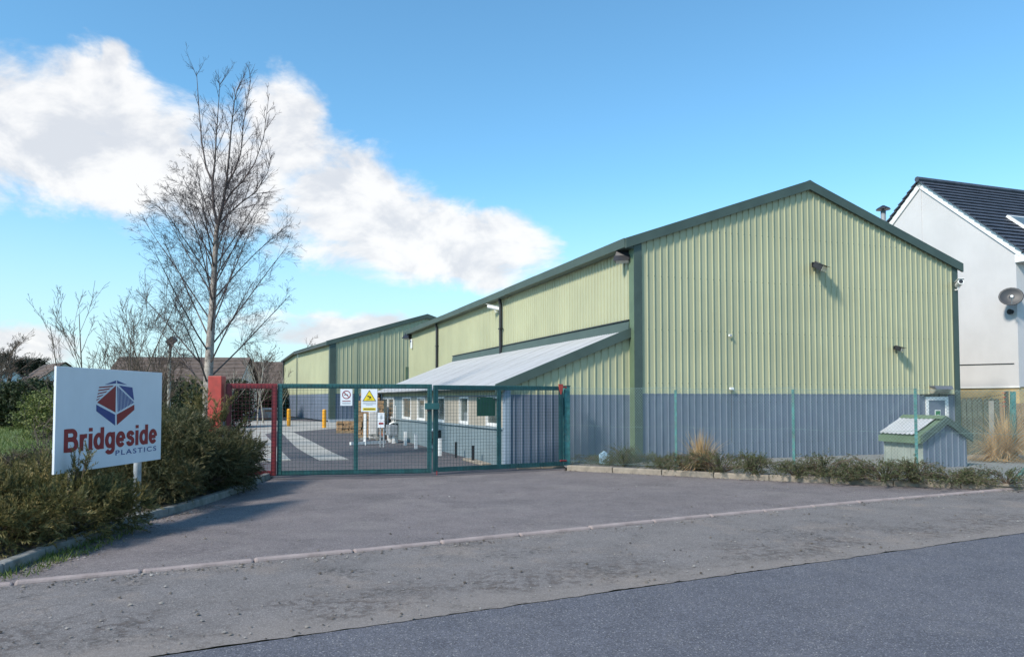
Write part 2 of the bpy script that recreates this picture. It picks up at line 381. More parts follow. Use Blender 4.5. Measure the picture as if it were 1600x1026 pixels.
sheet('opposite_verge', [RE - RD * 90 - RN * 7.2, RE + RD * 90 - RN * 7.2, RE + RD * 90 - RN * 12, RE - RD * 90 - RN * 12], -.015, M['soil'])
lk = [G(x, y) for x, y in ((424, 746), (400, 756), (383, 765), (350, 778), (315, 790), (279, 801), (247, 809), (215, 818), (190, 826), (167, 835), (135, 850), (101, 864), (70, 873), (38, 884), (0, 901))]
lk += [lk[-1] + Vector((-.45, -.55, 0)), lk[-1] + Vector((-1.3, -1.15, 0)), lk[-1] - RD * 3.2 + Vector((0, -.12, 0)), lk[-1] - RD * 20 + Vector((0, -.3, 0))]
rk = [G(x, y) for x, y in ((885, 735), (965, 739), (1050, 743), (1190, 750.5), (1240, 752.5), (1420, 760), (1520, 763.5), (1600, 767))]
rk += [rk[-1] + RD * 2 + Vector((.1, -.05, 0)), rk[-1] + RD * 30 + Vector((.1, -.05, 0))]
sheet('driveway', [dk[0] - Vector((1.5, 1.2, 0))] + [p - RN * .2 for p in dk] + [rk[-3] + Vector((.5, .6, 0))] + [p + RN * .05 for p in rk[:7]][::-1] + [G(876, 729), G(675, 742), G(432, 748)] + [p - Vector((.15, 0, 0)) for p in lk[1:16]], .002, M['drive'], 'purplish grey driveway in front of the gates')
sheet('yard', [(-6.9, 15.2), G(432, 744), G(675, 738), G(876, 726), (3.0, 19.4), (13, 24), (4, 85), (-30, 85), (-19.8, 53)], .0, M['yard'], 'dark bitumen yard behind the gates')
def gp(l, z): return [G(x, y, z) for x, y in l]
sheet('concrete_apron', gp([(340, 750), (411, 737), (405, 721.5), (455, 719), (432, 697), (414, 678), (437, 672.5), (458, 674), (500, 671), (545, 667.5), (543, 659), (374, 655.5)], .006), .006, M['concrete'], 'pale concrete apron at the left of the yard')
sheet('concrete_strip', gp([(437.3, 673), (458, 674.5), (489, 690), (517, 705), (546.5, 718), (499, 719), (480, 709), (462, 698), (449, 685)], .0075), .0075, M['concrete'], 'pale concrete strip curving across the yard')
sheet('expansion_joint', gp([(383, 675), (394, 698), (411, 736), (408.5, 737), (392.5, 699), (382.3, 675)], .0095), .0095, M['yard'], 'dark joint line in the concrete apron')
sheet('tarmac_seam', gp([(420, 749), (560, 747), (676, 744), (800, 738), (884, 733), (884, 729.5), (800, 731), (676, 735.5), (560, 739), (430, 743)], .0065), .0065, M['yard'], 'dark bitumen strip under the gates')
sheet('planting_bed', [p + Vector((-.03, .03, 0)) for p in lk] + [(-40, 2), (-16, 9), (-10.0, 12), (-8, 16.5), (-6.3, 17)], .075, M['soil'], 'planting bed of bare soil behind the left kerb')
sheet('planting_strip', [p + RN * .04 for p in rk] + [(40, 34), (22, 30), (14.6, 25), (13, 23), (3.6, 19.5), (1.9, 19.2), (1.25, 18.6)], .075, M['gravel'], 'stony planting strip along the foot of the warehouse')

def kerb_run(name, pts, mtl, label, length=.915, w=.13, h=.105, side=1, z0=-.05, gap=.012, rnd=.02, start=0, seed=1):
    root = struct(thing(name, label, None)); random.seed(seed)
    cum = [0]
    for a, b in zip(pts, pts[1:]): cum.append(cum[-1] + (b - a).length)
    def at(s):
        for i in range(len(pts) - 1):
            if s <= cum[i + 1] or i == len(pts) - 2:
                return pts[i].lerp(pts[i + 1], (s - cum[i]) / max(1e-6, cum[i + 1] - cum[i]))
    ref = None; s = start; n = 0
    while s < cum[-1] - .2 and n < 60:
        e = min(s + length, cum[-1]); a, b = at(s), at(e); d = b - a; L = d.length; ang = math.atan2(d.y, d.x)
        if ref is None:
            m = MB(); y0, y1 = (0, w) if side > 0 else (-w, 0)
            m.box(gap / 2, length - gap / 2, y0, y1, z0, h)
            ref = m.build('kerb_stone', mtl, root, bevel=rnd); o = ref
        else:
            o = bpy.data.objects.new('kerb_stone', ref.data); COL.objects.link(o); o.parent = root
            bm_ = o.modifiers.new('bevel', 'BEVEL'); bm_.width = rnd; bm_.segments = 2; bm_.limit_method = 'ANGLE'
        o.location = (a.x, a.y, random.uniform(-.006, .006)); o.rotation_euler = (random.uniform(-.02, .02), random.uniform(-.004, .004), ang + random.uniform(-.006, .006)); o.scale = (L / length, 1, 1)
        s = e; n += 1
    return root
kerb_run('kerb', rk, M['kerb'], 'buff concrete kerb in front of the chain link fence', length=1.15, side=1, h=.12, seed=2)
kerb_run('kerb', [p for p in lk], M['kerb_grey'], 'grey concrete kerb around the bed with the junipers', length=.75, side=-1, h=.115, seed=3)
kerb_run('dropped_kerb', [dk[0] - RD * 2] + dk + [dk[-1] + RD * 8], M['kerb_pink'], 'pinkish low kerb line across the mouth of the driveway', length=1.05, w=.11, h=.035, side=1, rnd=.025, seed=4)
kerb_run('kerb', [G(808, 733), G(884, 731.5)], M['kerb'], 'short pale kerb edge beside the green gate post', length=.6, w=.1, h=.05, seed=5)

# ================================================================ BUILDINGS
PITCH_RIB = .2
def rib_profile(s0, s1, h=.026, flip=False):
    """(s, out) points of box profile cladding between s0 and s1"""
    pts = []; k = math.floor(s0 / PITCH_RIB) - 1
    brk = []
    while k * PITCH_RIB < s1 + PITCH_RIB:
        b = k * PITCH_RIB
        w_ = PITCH_RIB / .2
        brk += [(b, 0), (b + .150 * w_, 0), (b + .158 * w_, h), (b + .180 * w_, h), (b + .189 * w_, 0)]
        k += 1
    def val(s):
        for (a, x), (c, y) in zip(brk, brk[1:]):
            if a <= s <= c: return x + (y - x) * ((s - a) / max(1e-9, c - a))
        return 0
    out = [(s0, val(s0))] + [p for p in brk if s0 + 1e-4 < p[0] < s1 - 1e-4] + [(s1, val(s1))]
    return out
def clad(parent, name, to3, s0, s1, zb, zt, mtl, width=1.0, breaks=(), label=None):
    """metal sheets about a metre wide along s; to3(s, out, z) gives the local point; zb / zt are functions of s"""
    s = s0; i = 0
    while s < s1 - 1e-3:
        e = min(s + width, s1)
        if s1 - e < .25: e = s1
        prof = rib_profile(s, e)
        for bkk in breaks:
            if s < bkk < e:
                for j in range(len(prof) - 1):
                    (a, x), (c, y) = prof[j], prof[j + 1]
                    if a < bkk < c: prof.insert(j + 1, (bkk, x + (y - x) * (bkk - a) / (c - a))); break
        m = MB()
        vb = [to3(q, o, zb(q)) for q, o in prof]; vt = [to3(q, o, zt(q)) for q, o in prof]
        m.v = [tuple(p) for p in vb + vt]; n = len(prof)
        m.f = [(j, j + 1, n + j + 1, n + j) for j in range(n - 1)]; m.m = [0] * len(m.f)
        o_ = m.build(name, mtl, parent)
        if label: o_['label'] = label
        s = e
const = lambda c: (lambda s: c)

# ---------------------------------------------------------------- main warehouse; local x = along the gable, y = along the long side
VANG = math.atan2(.333, .943)
WO = V(993, 622.4, 19.5); MF = Frame(WO, VANG)
WID = 11.15; LEN = 28.6; EAVE = 5.78; RIDGE = 7.74; JOINT = 1.82
def rline(x): return EAVE + (RIDGE - EAVE) * (1 - abs(x - WID / 2) / (WID / 2))
wh = thing('warehouse', 'pale green and blue-grey metal clad warehouse with dark green roof edges', 'warehouse', WO * 1, VANG); wh.location.z = 0
g3 = lambda s, o, z: (s, -o, z); s3 = lambda s, o, z: (-o, s, z)
DX0, DX1, DZ = MF.hit(1446, 640, 1, 0).x, MF.hit(1481, 640, 1, 0).x, 1.76
clad(wh, 'cladding_sheet', g3, .18, WID - .16, const(JOINT), lambda s: rline(s) - .02, M['clad'], breaks=(WID / 2,))
clad(wh, 'cladding_sheet', g3, .18, DX0 - .02, const(.05), const(JOINT), M['clad_blue'])
clad(wh, 'cladding_sheet', g3, DX1 + .02, WID - .16, const(.05), const(JOINT), M['clad_blue'])
clad(wh, 'cladding_sheet', s3, .22, LEN, const(JOINT), const(EAVE), M['clad'])
clad(wh, 'cladding_sheet', s3, .22, LEN, const(.05), const(JOINT), M['clad_blue'])
clad(wh, 'cladding_sheet', lambda s, o, z: (WID + o, s, z), 0, LEN, const(.05), const(EAVE), M['clad'], width=3)
m = MB(); m.prism([(0.02, LEN, 0), (WID - .02, LEN, 0), (WID - .02, LEN, EAVE), (WID / 2, LEN, RIDGE - .02), (.02, LEN, EAVE)], (0, -.05, 0)); m.build('rear_wall', M['clad'], wh)
m = MB(); m.box(.06, WID - .05, .06, .12, 0, .3); m.box(.06, .12, .06, LEN - .1, 0, .3); m.build('plinth', M['kerb_grey'], wh)
# corner flashings: an angle on each front corner
m = MB(); m.box(-.045, .185, -.046, -.036, .04, EAVE + .02); m.build('corner_trim', M['trim'], wh)
m = MB(); m.box(-.046, -.037, -.034, .23, .04, EAVE); m.build('corner_trim', M['trim_light'], wh)  # side face of the same angle, lighter green to paint in the sun
m = MB(); m.box(WID - .17, WID + .05, -.046, -.036, .04, EAVE); m.box(WID + .04, WID + .05, -.035, .2, .04, EAVE); m.build('corner_trim', M['trim'], wh)
# dividing drip strip between the two colours
m = MB(); m.box(.19, DX0 - .05, -.012, -.002, JOINT - .012, JOINT + .012); m.build('drip_strip', M['clad_blue'], wh)
# roof slopes, verge and ridge
sl = math.atan2(RIDGE - EAVE, WID / 2); OV = .2
def roofslope(side):
    x0 = -OV if side < 0 else WID + OV; xr = WID / 2
    ze = EAVE - OV * math.tan(sl)
    m = MB(); m.prism([(x0, -.1, ze), (xr, -.1, RIDGE), (xr, -.1, RIDGE + .07), (x0, -.1, ze + .07)], (0, LEN + .2, 0)); return m.build('roof', M['darkroof'], wh)
roofslope(-1); roofslope(1)
for side in (-1, 1):
    x0 = -.30 if side < 0 else WID + .22
    dz = lambda x: EAVE + (RIDGE - EAVE) * (1 - abs(x - WID / 2) / (WID / 2))
    xe = WID / 2
    m = MB(); m.prism([(x0, -.115, dz(x0) - .10), (xe, -.115, dz(xe) - .10), (xe, -.115, dz(xe) + .16), (x0, -.115, dz(x0) + .16)], (0, .06, 0))
    m.prism([(x0, -.113, dz(x0) + .10), (xe, -.113, dz(xe) + .10), (xe, -.113, dz(xe) + .158), (x0, -.113, dz(x0) + .158)], (0, .32, 0))
    m.build('verge_trim', M['trim'], wh)
m = MB(); m.prism([(WID / 2 - .3, -.117, RIDGE + .045), (WID / 2, -.117, RIDGE + .17), (WID / 2 + .3, -.117, RIDGE + .045), (WID / 2, -.117, RIDGE + .06)], (0, LEN + .2, 0)); m.build('ridge_cap', M['trim'], wh)
# boxed eaves gutter on the long side, made in lengths
n = 9; L = (LEN + .1) / n
for i in range(n):
    m = MB(); z0 = EAVE - .20 + random.uniform(-.008, .008)
    m.prism([(-.31, 0, z0 + .02), (-.06, 0, z0), (-.06, 0, z0 + .24), (-.33, 0, z0 + .25)], (0, L - .006, 0), Matrix.Translation((0, -.05 + i * L, 0)))
    m.build('gutter', M['trim'], wh)
for px in (783, 683):
    h = MF.hit(px, 560, 0, -.09); y = h.y
    m = MB(); m.tube([(-.16, y, EAVE - .2), (-.11, y, EAVE - .42), (-.11, y, .1)], .065, 8)
    for z in (4.4, 3.1): m.box(-.185, -.035, y - .09, y + .09, z, z + .05)
    m.build('downpipe', M['black'], wh)
# abutment flashing above the lean-to roof
fl0 = MF.hit(981, 503, 0, -.05); fl1 = MF.hit(707, 558, 0, -.05)
LY0 = .26; LY1 = fl1.y; LW = 3.45
m = MB(); m.prism([(-.04, LY0 - .05, 3.45), (-.10, LY0 - .05, 3.42), (-.06, LY0 - .05, 3.72), (-.04, LY0 - .05, 3.74)], (0, LY1 - LY0, 0)); m.build('flashing', M['trim'], wh)
m = MB(); m.box(-.09, -.037, LY0 - .05, LY1 - .05, 3.735, 3.765); m.build('flashing_edge', M['black'], wh)
# screw heads on the crests
m = MB(); k = 1
while k * .2 + .16 < WID - .2:
    x = k * .2 + .169
    for z in (.5, 1.6, 2.1, 3.5, 4.9, 6.2):
        if z < rline(x) - .3 and not (DX0 - .1 < x < DX1 + .1 and z < 1.9): m.box(x - .008, x + .008, -.033, -.025, z - .009, z + .009)
    k += 1
for z in np.arange(.4, EAVE, .45): m.box(.155, .171, -.053, -.045, z, z + .016)
o = m.build('screw_heads', M['trim'], wh); o['kind'] = 'stuff'
# personnel door
dr = MB().box(DX0 + .06, DX1 - .06, .0, .04, .06, DZ - .06).build('door', M['clad_blue'], wh)
m = MB(); w_ = .11
m.box(DX0, DX0 + w_, -.03, .05, .05, DZ); m.box(DX1 - w_, DX1, -.03, .05, .05, DZ); m.box(DX0 + w_ + .001, DX1 - w_ - .001, -.03, .05, DZ - w_, DZ); m.build('door_frame', M['white'], dr)
m = MB(); cx = (DX0 + DX1) / 2 + .03; m.box(cx - .11, cx + .11, -.012, -.002, .98, 1.36); m.build('notice', M['white'], dr)
m = MB(); m.box(cx - .09, cx + .09, -.017, -.013, 1.0, 1.33); m.build('notice_print', M['exitgreen'], dr)
m = MB()
m.box(cx - .06, cx + .06, -.021, -.018, 1.2, 1.215)
m.build('notice_line', M['white'], dr)
MB().box(DX0 - .25, DX1 + .25, -.09, -.04, DZ + .045, DZ + .075).build('door_drip', M['black'], wh)
# roof flue on the far slope
fx = MF.hit(1380, 330, 1, 3.0); m = MB(); x = fx.x; zt = fx.z
m.tube([(x, 3.0, rline(x) - .2), (x, 3.0, zt + .02)], .085, 12); fo = m.build('flue', M['grey_metal'], wh, smooth=True)
m = MB(); m.tube([(x, 3.0, zt + .05), (x, 3.0, zt + .09), (x, 3.0, zt + .2)], [.24, .22, .04], 14); m.tube([(x, 3.0, zt), (x, 3.0, zt + .06)], .03, 6); m.build('flue_cowl', M['black'], fo)

# ---------------------------------------------------------------- lean-to along the long side
lt = thing('lean_to', 'low lean-to with pale grey roof, blue-grey wall and narrow white windows behind the gates', 'building', WO * 1, VANG); lt.location.z = 0
ZL = 2.06; ZH = 3.44
def lroof(x): return ZL + (ZH - ZL) * (x + LW) / LW
clad(lt, 'cladding_sheet', lambda s, o, z: (s, LY0 - o, z), -LW + .1, -.04, const(JOINT - .02), lambda s: lroof(s) - .02, M['clad'])
clad(lt, 'cladding_sheet', lambda s, o, z: (s, LY0 - o, z), -LW + .1, -.04, const(.05), const(JOINT - .02), M['clad_blue'])
m = MB(); m.box(-LW - .03, -LW + .11, LY0 - .04, LY0 - .03, .03, 2.05); m.box(-LW - .04, -LW - .03, LY0 - .04, LY0 + .12, .03, 2.05); m.build('corner_trim', mat('pale_blue_trim', (.27, .34, .42), .5, .08, 2), lt)
# wide verge barge along the end
m = MB(); m.prism([(-LW - .30, LY0 - .13, lroof(-LW - .30) - .12), (-.045, LY0 - .13, lroof(-.045) - .13), (-.045, LY0 - .13, lroof(-.045) + .12), (-LW - .30, LY0 - .13, lroof(-LW - .30) + .11)], (0, .07, 0)); m.build('verge_trim', M['trim'], lt)
# corrugated roof sheets
sh = None; wS = 1.04; nS = int((LY1 - LY0 + .0) / wS)
wS = (LY1 - LY0 + .02) / nS
m = MB(); K = 7; Q = 6
pr = [(j * wS / (K * Q), .02 * math.cos(j / Q * 2 * math.pi)) for j in range(K * Q + 1)]
x0, x1 = -LW - .34, -.06
nrm = Vector((-(ZH - ZL), 0, LW)).normalized()
A = [Vector((x0, s, lroof(x0) + .05)) + nrm * h for s, h in pr]; B = [Vector((x1, s, lroof(x1) + .05)) + nrm * h for s, h in pr]
n_ = len(pr); m.v = [tuple(p) for p in A + B] + [tuple(p - nrm * .012) for p in A + B]
m.f = [(j, n_ + j, n_ + j + 1, j + 1) for j in range(n_ - 1)] + [(2 * n_ + j, j, j + 1, 2 * n_ + j + 1) for j in range(n_ - 1)]; m.m = [0] * len(m.f)
for i in range(nS):
    Mx = Matrix.Translation((0, LY0 - .10 + i * wS, .003 * (i % 2)))
    if sh is None: sh = m.build('roof_sheet', M['roofgrey'], lt); sh.matrix_local = Mx
    else: share(sh, 'roof_sheet', lt, Mx)
# front wall: masonry dado, sill, panels and recessed windows, cladding band and fascia
XF = -LW; SILL = .98; WT = 1.76
def sil(y): return .985 - .155 * (y - LY0) / (LY1 - LY0)
m = MB(); m.prism([(XF, LY0 + .02, 0), (XF, LY1 - .02, 0), (XF, LY1 - .02, sil(LY1) - .05), (XF, LY0 + .02, sil(LY0) - .05)], (.25, 0, 0)); m.build('dado_wall', M['wallpaint'], lt)
m = MB(); ye = LY1 - 2.6; m.prism([(XF - .05, LY0 + .03, sil(LY0) - .05), (XF - .05, ye, sil(ye) - .05), (XF - .05, ye, sil(ye)), (XF - .05, LY0 + .03, sil(LY0))], (.3, 0, 0)); m.build('sill', mat('sill_paint', (.21, .26, .29), .6, .08, 2), lt)
clad(lt, 'cladding_sheet', lambda s, o, z: (XF - o, s, z), LY0 + .03, LY1 - .02, const(WT + .03), const(2.07), M['clad'], width=2)
MB().box(XF - .045, XF + .1, LY0 + .03, LY1 - .02, WT, WT + .028).build('head_strip', M['clad_blue'], lt)
MB().box(XF - .2, XF - .05, LY0, LY1 - .02, ZL - .155, ZL - .06).build('fascia', M['trim'], lt)
wins = [(628.5, 642), (652, 664), (681.5, 695), (717.5, 732), (759.5, 781)]
ys = []
for a, b in wins:
    y1 = MF.hit(a, 640, 0, XF).y; y0 = MF.hit(b, 640, 0, XF).y; ys.append((y0, y1))
ys.sort()
edges = [LY0 + .03] + [v for p in ys for v in p]
for i in range(0, len(edges), 2):
    a = edges[i]; b = edges[i + 1] if i + 1 < len(edges) else None
    if b is None: b = MF.hit(622, 640, 0, XF).y; 
    if i == 0 and b - a < .05: continue
    mtl = M['cream'] if i < len(edges) - 1 else M['wallpaint']
    m = MB(); m.prism([(XF + .01, a + .001, sil(a) + .001), (XF + .01, b - .001, sil(b) + .001), (XF + .01, b - .001, WT - .001), (XF + .01, a + .001, WT - .001)], (.11, 0, 0)); m.build('wall_panel', mtl, lt)
for (y0, y1) in ys:
    w = MB(); t_ = .06; SILL = sil(y0) + .002
    w.box(XF - .012, XF + .09, y0 + .002, y0 + t_, SILL + .001, WT - .001); w.box(XF - .012, XF + .09, y1 - t_, y1 - .002, SILL + .001, WT - .001)
    w.box(XF - .03, XF + .09, y0 + t_, y1 - t_, SILL + .001, SILL + .085); w.box(XF - .012, XF + .09, y0 + t_, y1 - t_, WT - .06, WT - .001)
    wo = w.build('window', M['white'], lt)
    MB().box(XF + .03, XF + .045, y0 + t_, y1 - t_, SILL + .085, WT - .06).build('pane', M['glass'], wo)
# glazed entrance at the far end with brick step
yd0 = MF.hit(616, 640, 0, XF).y; yd1 = MF.hit(597, 640, 0, XF).y
MB().box(XF + .012, XF + .2, MF.hit(622, 640, 0, XF).y + .002, yd0, sil(LY1) - .04, WT - .001).build('wall_panel', M['wallpaint'], lt)
d = MB(); ym = yd0 + (yd1 - yd0) * .48
for a, b in ((yd0, ym), (ym, yd1)):
    d.box(XF - .03, XF + .05, a + .002, a + .1, .24, WT); d.box(XF - .03, XF + .05, b - .1, b - .002, .24, WT); d.box(XF - .03, XF + .05, a + .1, b - .1, .24, .36); d.box(XF - .03, XF + .05, a + .1, b - .1, WT - .09, WT)
d.box(XF - .02, XF + .05, yd0 + .1, ym - .1, .8, .92)
do = d.build('door', M['white'], lt)
MB().box(XF, XF + .02, yd0 + .1, ym - .1, .92, WT - .09).build('pane', M['glass'], do)
MB().box(XF, XF + .02, ym + .1, yd1 - .1, .36, WT - .09).build('pane', M['glass'], do)
MB().box(XF, XF + .021, yd0 + .1, ym - .1, .36, .80).build('kick_panel', M['white'], do)
MB().box(XF - .05, XF - .028, yd0 + .12, yd0 + .15, .75, 1.05).build('door_handle', M['grey_metal'], do)
st = thing('brick_step', 'small red brick step below the glazed white entrance door', 'step', MF.M @ Vector((XF - .5, (yd0 + yd1) / 2, 0)), VANG)
hw = (yd1 - yd0) / 2 + .1; br = None; random.seed(8)
for c in range(3):
    for i in range(int(2 * hw / .225)):
        off = -hw + i * .225 + (.11 if c % 2 else 0)
        if br is None: br = MB().box(.002, .40, 0, .213, .002, .065).build('brick', M['brick_red'], st, bevel=.006); br.location = (0, off, c * .075)
        else: q = share(br, 'brick', st); q.location = (random.uniform(-.006, .004), off, c * .075)
MB().box(.02, .39, -hw + .01, hw - .01, .003, .22).build('mortar', M['kerb'], st)
m = MB(); m.tube([(XF - .12, LY1 - .12, 2.0), (XF - .12, LY1 - .12, .06)], .055, 8); m.build('downpipe', M['black'], lt)
MB().box(XF, -.1, LY1 - .05, LY1, .0, 2.0).build('rear_wall', M['wallpaint'], lt)
m = MB(); m.prism([(XF, LY1 - .05, 2.002), (-.1, LY1 - .05, 2.002), (-.1, LY1 - .05, lroof(-.1))], (0, .05, 0)); m.build('rear_gable', M['clad'], lt)

# ---------------------------------------------------------------- rear warehouse across the yard
RO = V(516, 622.4, 54.0); RANG = math.atan2(.438, .899); RF = Frame(RO, RANG)
rw = thing('warehouse', 'pale green and blue-grey metal warehouse standing behind the yard', 'warehouse', (RO.x, RO.y, 0), RANG)
W2 = 14.5; E2 = 5.75; R2 = 7.95; L2 = RF.hit(465, 600, 0, 0).y; L3 = RF.hit(444.5, 600, 0, 0).y
def r2(x): return E2 + (R2 - E2) * (1 - abs(x - W2 / 2) / (W2 / 2))
J2 = 1.7 + (622.4 - 615) / FPX * 54
PITCH_RIB = .3
clad(rw, 'cladding_sheet', g3, .35, W2, const(J2), lambda s: r2(s) - .02, M['clad'], width=1.5, breaks=(W2 / 2,))
clad(rw, 'cladding_sheet', g3, .35, W2, const(.1), const(J2), M['clad_blue'], width=1.5)
clad(rw, 'cladding_sheet', s3, .3, L2, const(J2), const(E2), M['clad'], width=1.5)
clad(rw, 'cladding_sheet', s3, .3, L2, const(.1), const(J2), M['clad_blue'], width=1.5)
e3 = lambda s: E2 - .5 * (s - L2) / (L3 - L2)
clad(rw, 'cladding_sheet', s3, L2 + .1, L3, const(J2), e3, M['clad'], width=3)
clad(rw, 'cladding_sheet', s3, L2 + .1, L3, const(.1), const(J2), M['clad_blue'], width=3)
PITCH_RIB = .2
m = MB(); m.box(-.07, .36, -.07, -.045, .05, E2); m.box(-.07, -.045, -.045, .3, .05, E2); m.build('corner_trim', M['trim'], rw)
MB().box(-.09, -.05, L2, L2 + .12, .05, E2).build('downpipe', M['trim'], rw)
MB().box(-.14, -.02, L3 - .02, L3 + .16, .05, E2 - .55).build('downpipe', M['black'], rw)
for side in (-1, 1):
    x0 = -.35 if side < 0 else W2 + .35
    m = MB(); m.prism([(x0, -.16, r2(x0) - .16), (W2 / 2, -.16, R2 - .16), (W2 / 2, -.16, R2 + .16), (x0, -.16, r2(x0) + .16)], (0, .1, 0)); m.build('verge_trim', M['trim'], rw)
    m = MB(); m.prism([(x0, -.06, r2(x0)), (W2 / 2, -.06, R2), (W2 / 2, -.06, R2 + .1), (x0, -.06, r2(x0) + .1)], (0, L2 + .1, 0)); m.build('roof', M['darkroof'], rw)
m = MB(); m.prism([(-.35, -.1, E2 - .22), (-.05, -.1, E2 - .22), (-.05, -.1, E2 + .1), (-.35, -.1, E2 + .02)], (0, L2 + .1, 0)); m.build('gutter', M['black'], rw)
m = MB()
A = [(-.35, L2, E2 - .12), (-.04, L2, E2 - .12), (-.04, L2, E2 + .1), (-.35, L2, E2 + .02)]; B = [(p[0], L3 + .1, p[2] - .5) for p in A]
for i in range(4): m.face(A[i], A[(i + 1) % 4], B[(i + 1) % 4], B[i])
m.face(*A[::-1]); m.face(*B); m.build('gutter', M['black'], rw)
m = MB(); m.prism([(-.05, L3, 0), (W2, L3, 0), (W2, L3, E2 - .5), (W2 / 2, L3, R2 - .5), (-.05, L3, E2 - .5)], (0, -.06, 0)); m.build('rear_wall', M['clad'], rw)
MB().box(-.08, W2, -.1, .3, 0, .22).build('plinth', mat('pale_plinth', (.32, .36, .40), .8, .1, 2), rw)
for px in (552.5, 594):
    x = RF.hit(px, 560, 1, 0).x; MB().box(x, x + .25, -.05, -.037, J2, r2(x) - .2).build('joint_strip', M['clad'], rw)
wx0 = RF.hit(633.5, 580, 1, 0); wx1 = RF.hit(646, 592, 1, 0); zt_ = RF.hit(633, 573, 1, 0).z
w = MB(); w.box(wx0.x, wx1.x, -.09, -.04, wx1.z - 1.0, zt_); wo = w.build('window', M['trim_light'], rw)
MB().box(wx0.x + .2, wx1.x - .05, -.11, -.092, wx1.z - .9, zt_ - .2).build('pane', mat('blue_shutter', (.05, .075, .16), .5, .1, 3), wo)

# ---------------------------------------------------------------- white house at the right
HOr = MF.M @ Vector((WID + 4.2, 0, 0)); HF = Frame(HOr, VANG)
hs = thing('house', 'white rendered house with dark slate roof right of the green warehouse', 'house', (HOr.x, HOr.y, 0), VANG)
ap = HF.hit(1438, 284, 0, 0); er = HF.hit(1598, 391, 0, 0)
RYh = ap.y; HH = ap.z; EY = er.y; EZ = er.z; half = RYh - EY; LY = RYh + half; HL = 11.0
m = MB(); m.prism([(0, EY + .25, 2.1), (0, LY - .25, 2.1), (0, LY - .25, EZ + .1), (0, RYh, HH - .18), (0, EY + .25, EZ + .1)], (HL, 0, 0)); m.build('wall', M['render'], hs)
MB().box(.025, HL - .02, EY + .275, LY - .27, 0, 2.1).build('plinth', M['buff'], hs)
MB().box(-.02, .03, EY + .24, LY - .25, 2.07, 2.12).build('drip_bead', M['white'], hs)
m = MB(); m.tube([(-.02, EY + .4, 2.9), (-.02, EY + 3, 2.95), (-.02, EY + 6, 2.9)], .012, 5); m.build('cable', M['black'], hs)
MB().box(-.02, .0, RYh - .04, RYh + .04, 5, HH - .3).build('render_joint', M['render'], hs)
# each course of slates its own overlapping strip, both slopes
pit = math.atan2(HH - EZ, half); SLN = half / math.cos(pit); nC = 20; cl = (SLN + .3) / nC
for side in (-1, 1):
    rf = bpy.data.objects.new('roof', None); COL.objects.link(rf); rf.parent = hs
    yv = Vector((0, -math.cos(pit) * (1 if side < 0 else -1), -math.sin(pit))); up = Vector((0, -math.sin(pit) * (1 if side < 0 else -1), math.cos(pit)))
    T = Vector((0, RYh, HH))
    for i in range(nC):
        m = MB(); a = T + yv * (i * cl); b = T + yv * ((i + 1) * cl + .06)
        q = [a + up * .01, b + up * .055, b + up * .095, a + up * .03]
        m.prism([tuple(p + Vector((-.16, 0, 0))) for p in q], (HL + .3, 0, 0)); m.build('tile_course', M['slate'], rf)
    m = MB(); a = T - up * .2; b = T + yv * (SLN + .05) - up * .2
    m.prism([tuple(p + Vector((-.06, 0, 0))) for p in (a, b, b + up * .2, a + up * .2)], (.05, 0, 0)); m.build('bargeboard', M['white'], hs)
m = MB(); m.tube([(-.18, RYh, HH + .08), (HL + .15, RYh, HH + .08)], .11, 8); m.build('ridge_tile', M['slate'], hs)
MB().box(-.05, HL, EY - .12, EY + .25, EZ - .38, EZ - .1).build('soffit_box', M['white'], hs)
rl = HF.hit(1590, 372, 0, 1.2)
# roof window on the near slope
T0 = Vector((2.2, RYh, HH)) + Vector((0, -math.cos(pit), -math.sin(pit))) * (SLN * .62)
Mx = Matrix.Translation(T0) @ Matrix.Rotation(pit, 4, 'X')
rwn = MB().box(-.5, .5, -.5, .5, .08, .17, Mx).build('roof_window', M['white'], hs); MB().box(-.42, .42, -.42, .42, .171, .18, Mx).build('pane', M['glass'], rwn)
# satellite dish on a wall bracket
dp = HF.hit(1579, 464, 0, -.35)
sdh = thing('satellite_dish', 'grey oval satellite dish on the white house gable', 'satellite dish', HF.M @ Vector((0, dp.y, dp.z)), VANG)
dn = Vector((-.75, -.62, .25)).normalized(); qd = dn.to_track_quat('Z', 'Y').to_matrix().to_4x4()
m = MB(); rings = [(0, 0), (.12, .006), (.22, .022), (.31, .045), (.36, .062)]
Mx = Matrix.Translation((-.33, 0, 0)) @ qd
for j, (r_, z_) in enumerate(rings):
    for k in range(20):
        w = 2 * math.pi * k / 20; m.v.append(tuple(Mx @ Vector((r_ * math.cos(w) * 1.02, r_ * math.sin(w) * .9, z_))))
for j in range(len(rings) - 1):
    for k in range(20): m.f.append((j * 20 + k, j * 20 + (k + 1) % 20, (j + 1) * 20 + (k + 1) % 20, (j + 1) * 20 + k)); m.m.append(0)
o = m.build('dish', mat('dish_grey', (.032, .034, .04), .5, .08, 4), sdh, smooth=True)
sm = o.modifiers.new('solid', 'SOLIDIFY'); sm.thickness = .01
m = MB(); m.tube([Mx @ Vector((0, -.3, .04)), Mx @ Vector((0, -.36, .34)), Mx @ Vector((0, -.2, .45))], .016, 6); m.build('arm', M['grey_metal'], sdh)
m = MB(); m.tube([Mx @ Vector((0, -.2, .42)), Mx @ Vector((0, -.17, .54))], .045, 8); m.build('receiver', M['white'], sdh)
m = MB(); m.tube([(0.02, 0, -.05), (-.3, 0, -.02)], .025, 6); m.box(-.02, .01, -.08, .08, -.18, .1); m.build('bracket', M['grey_metal'], sdh)
vp = HF.hit(1581, 487, 0, 0)
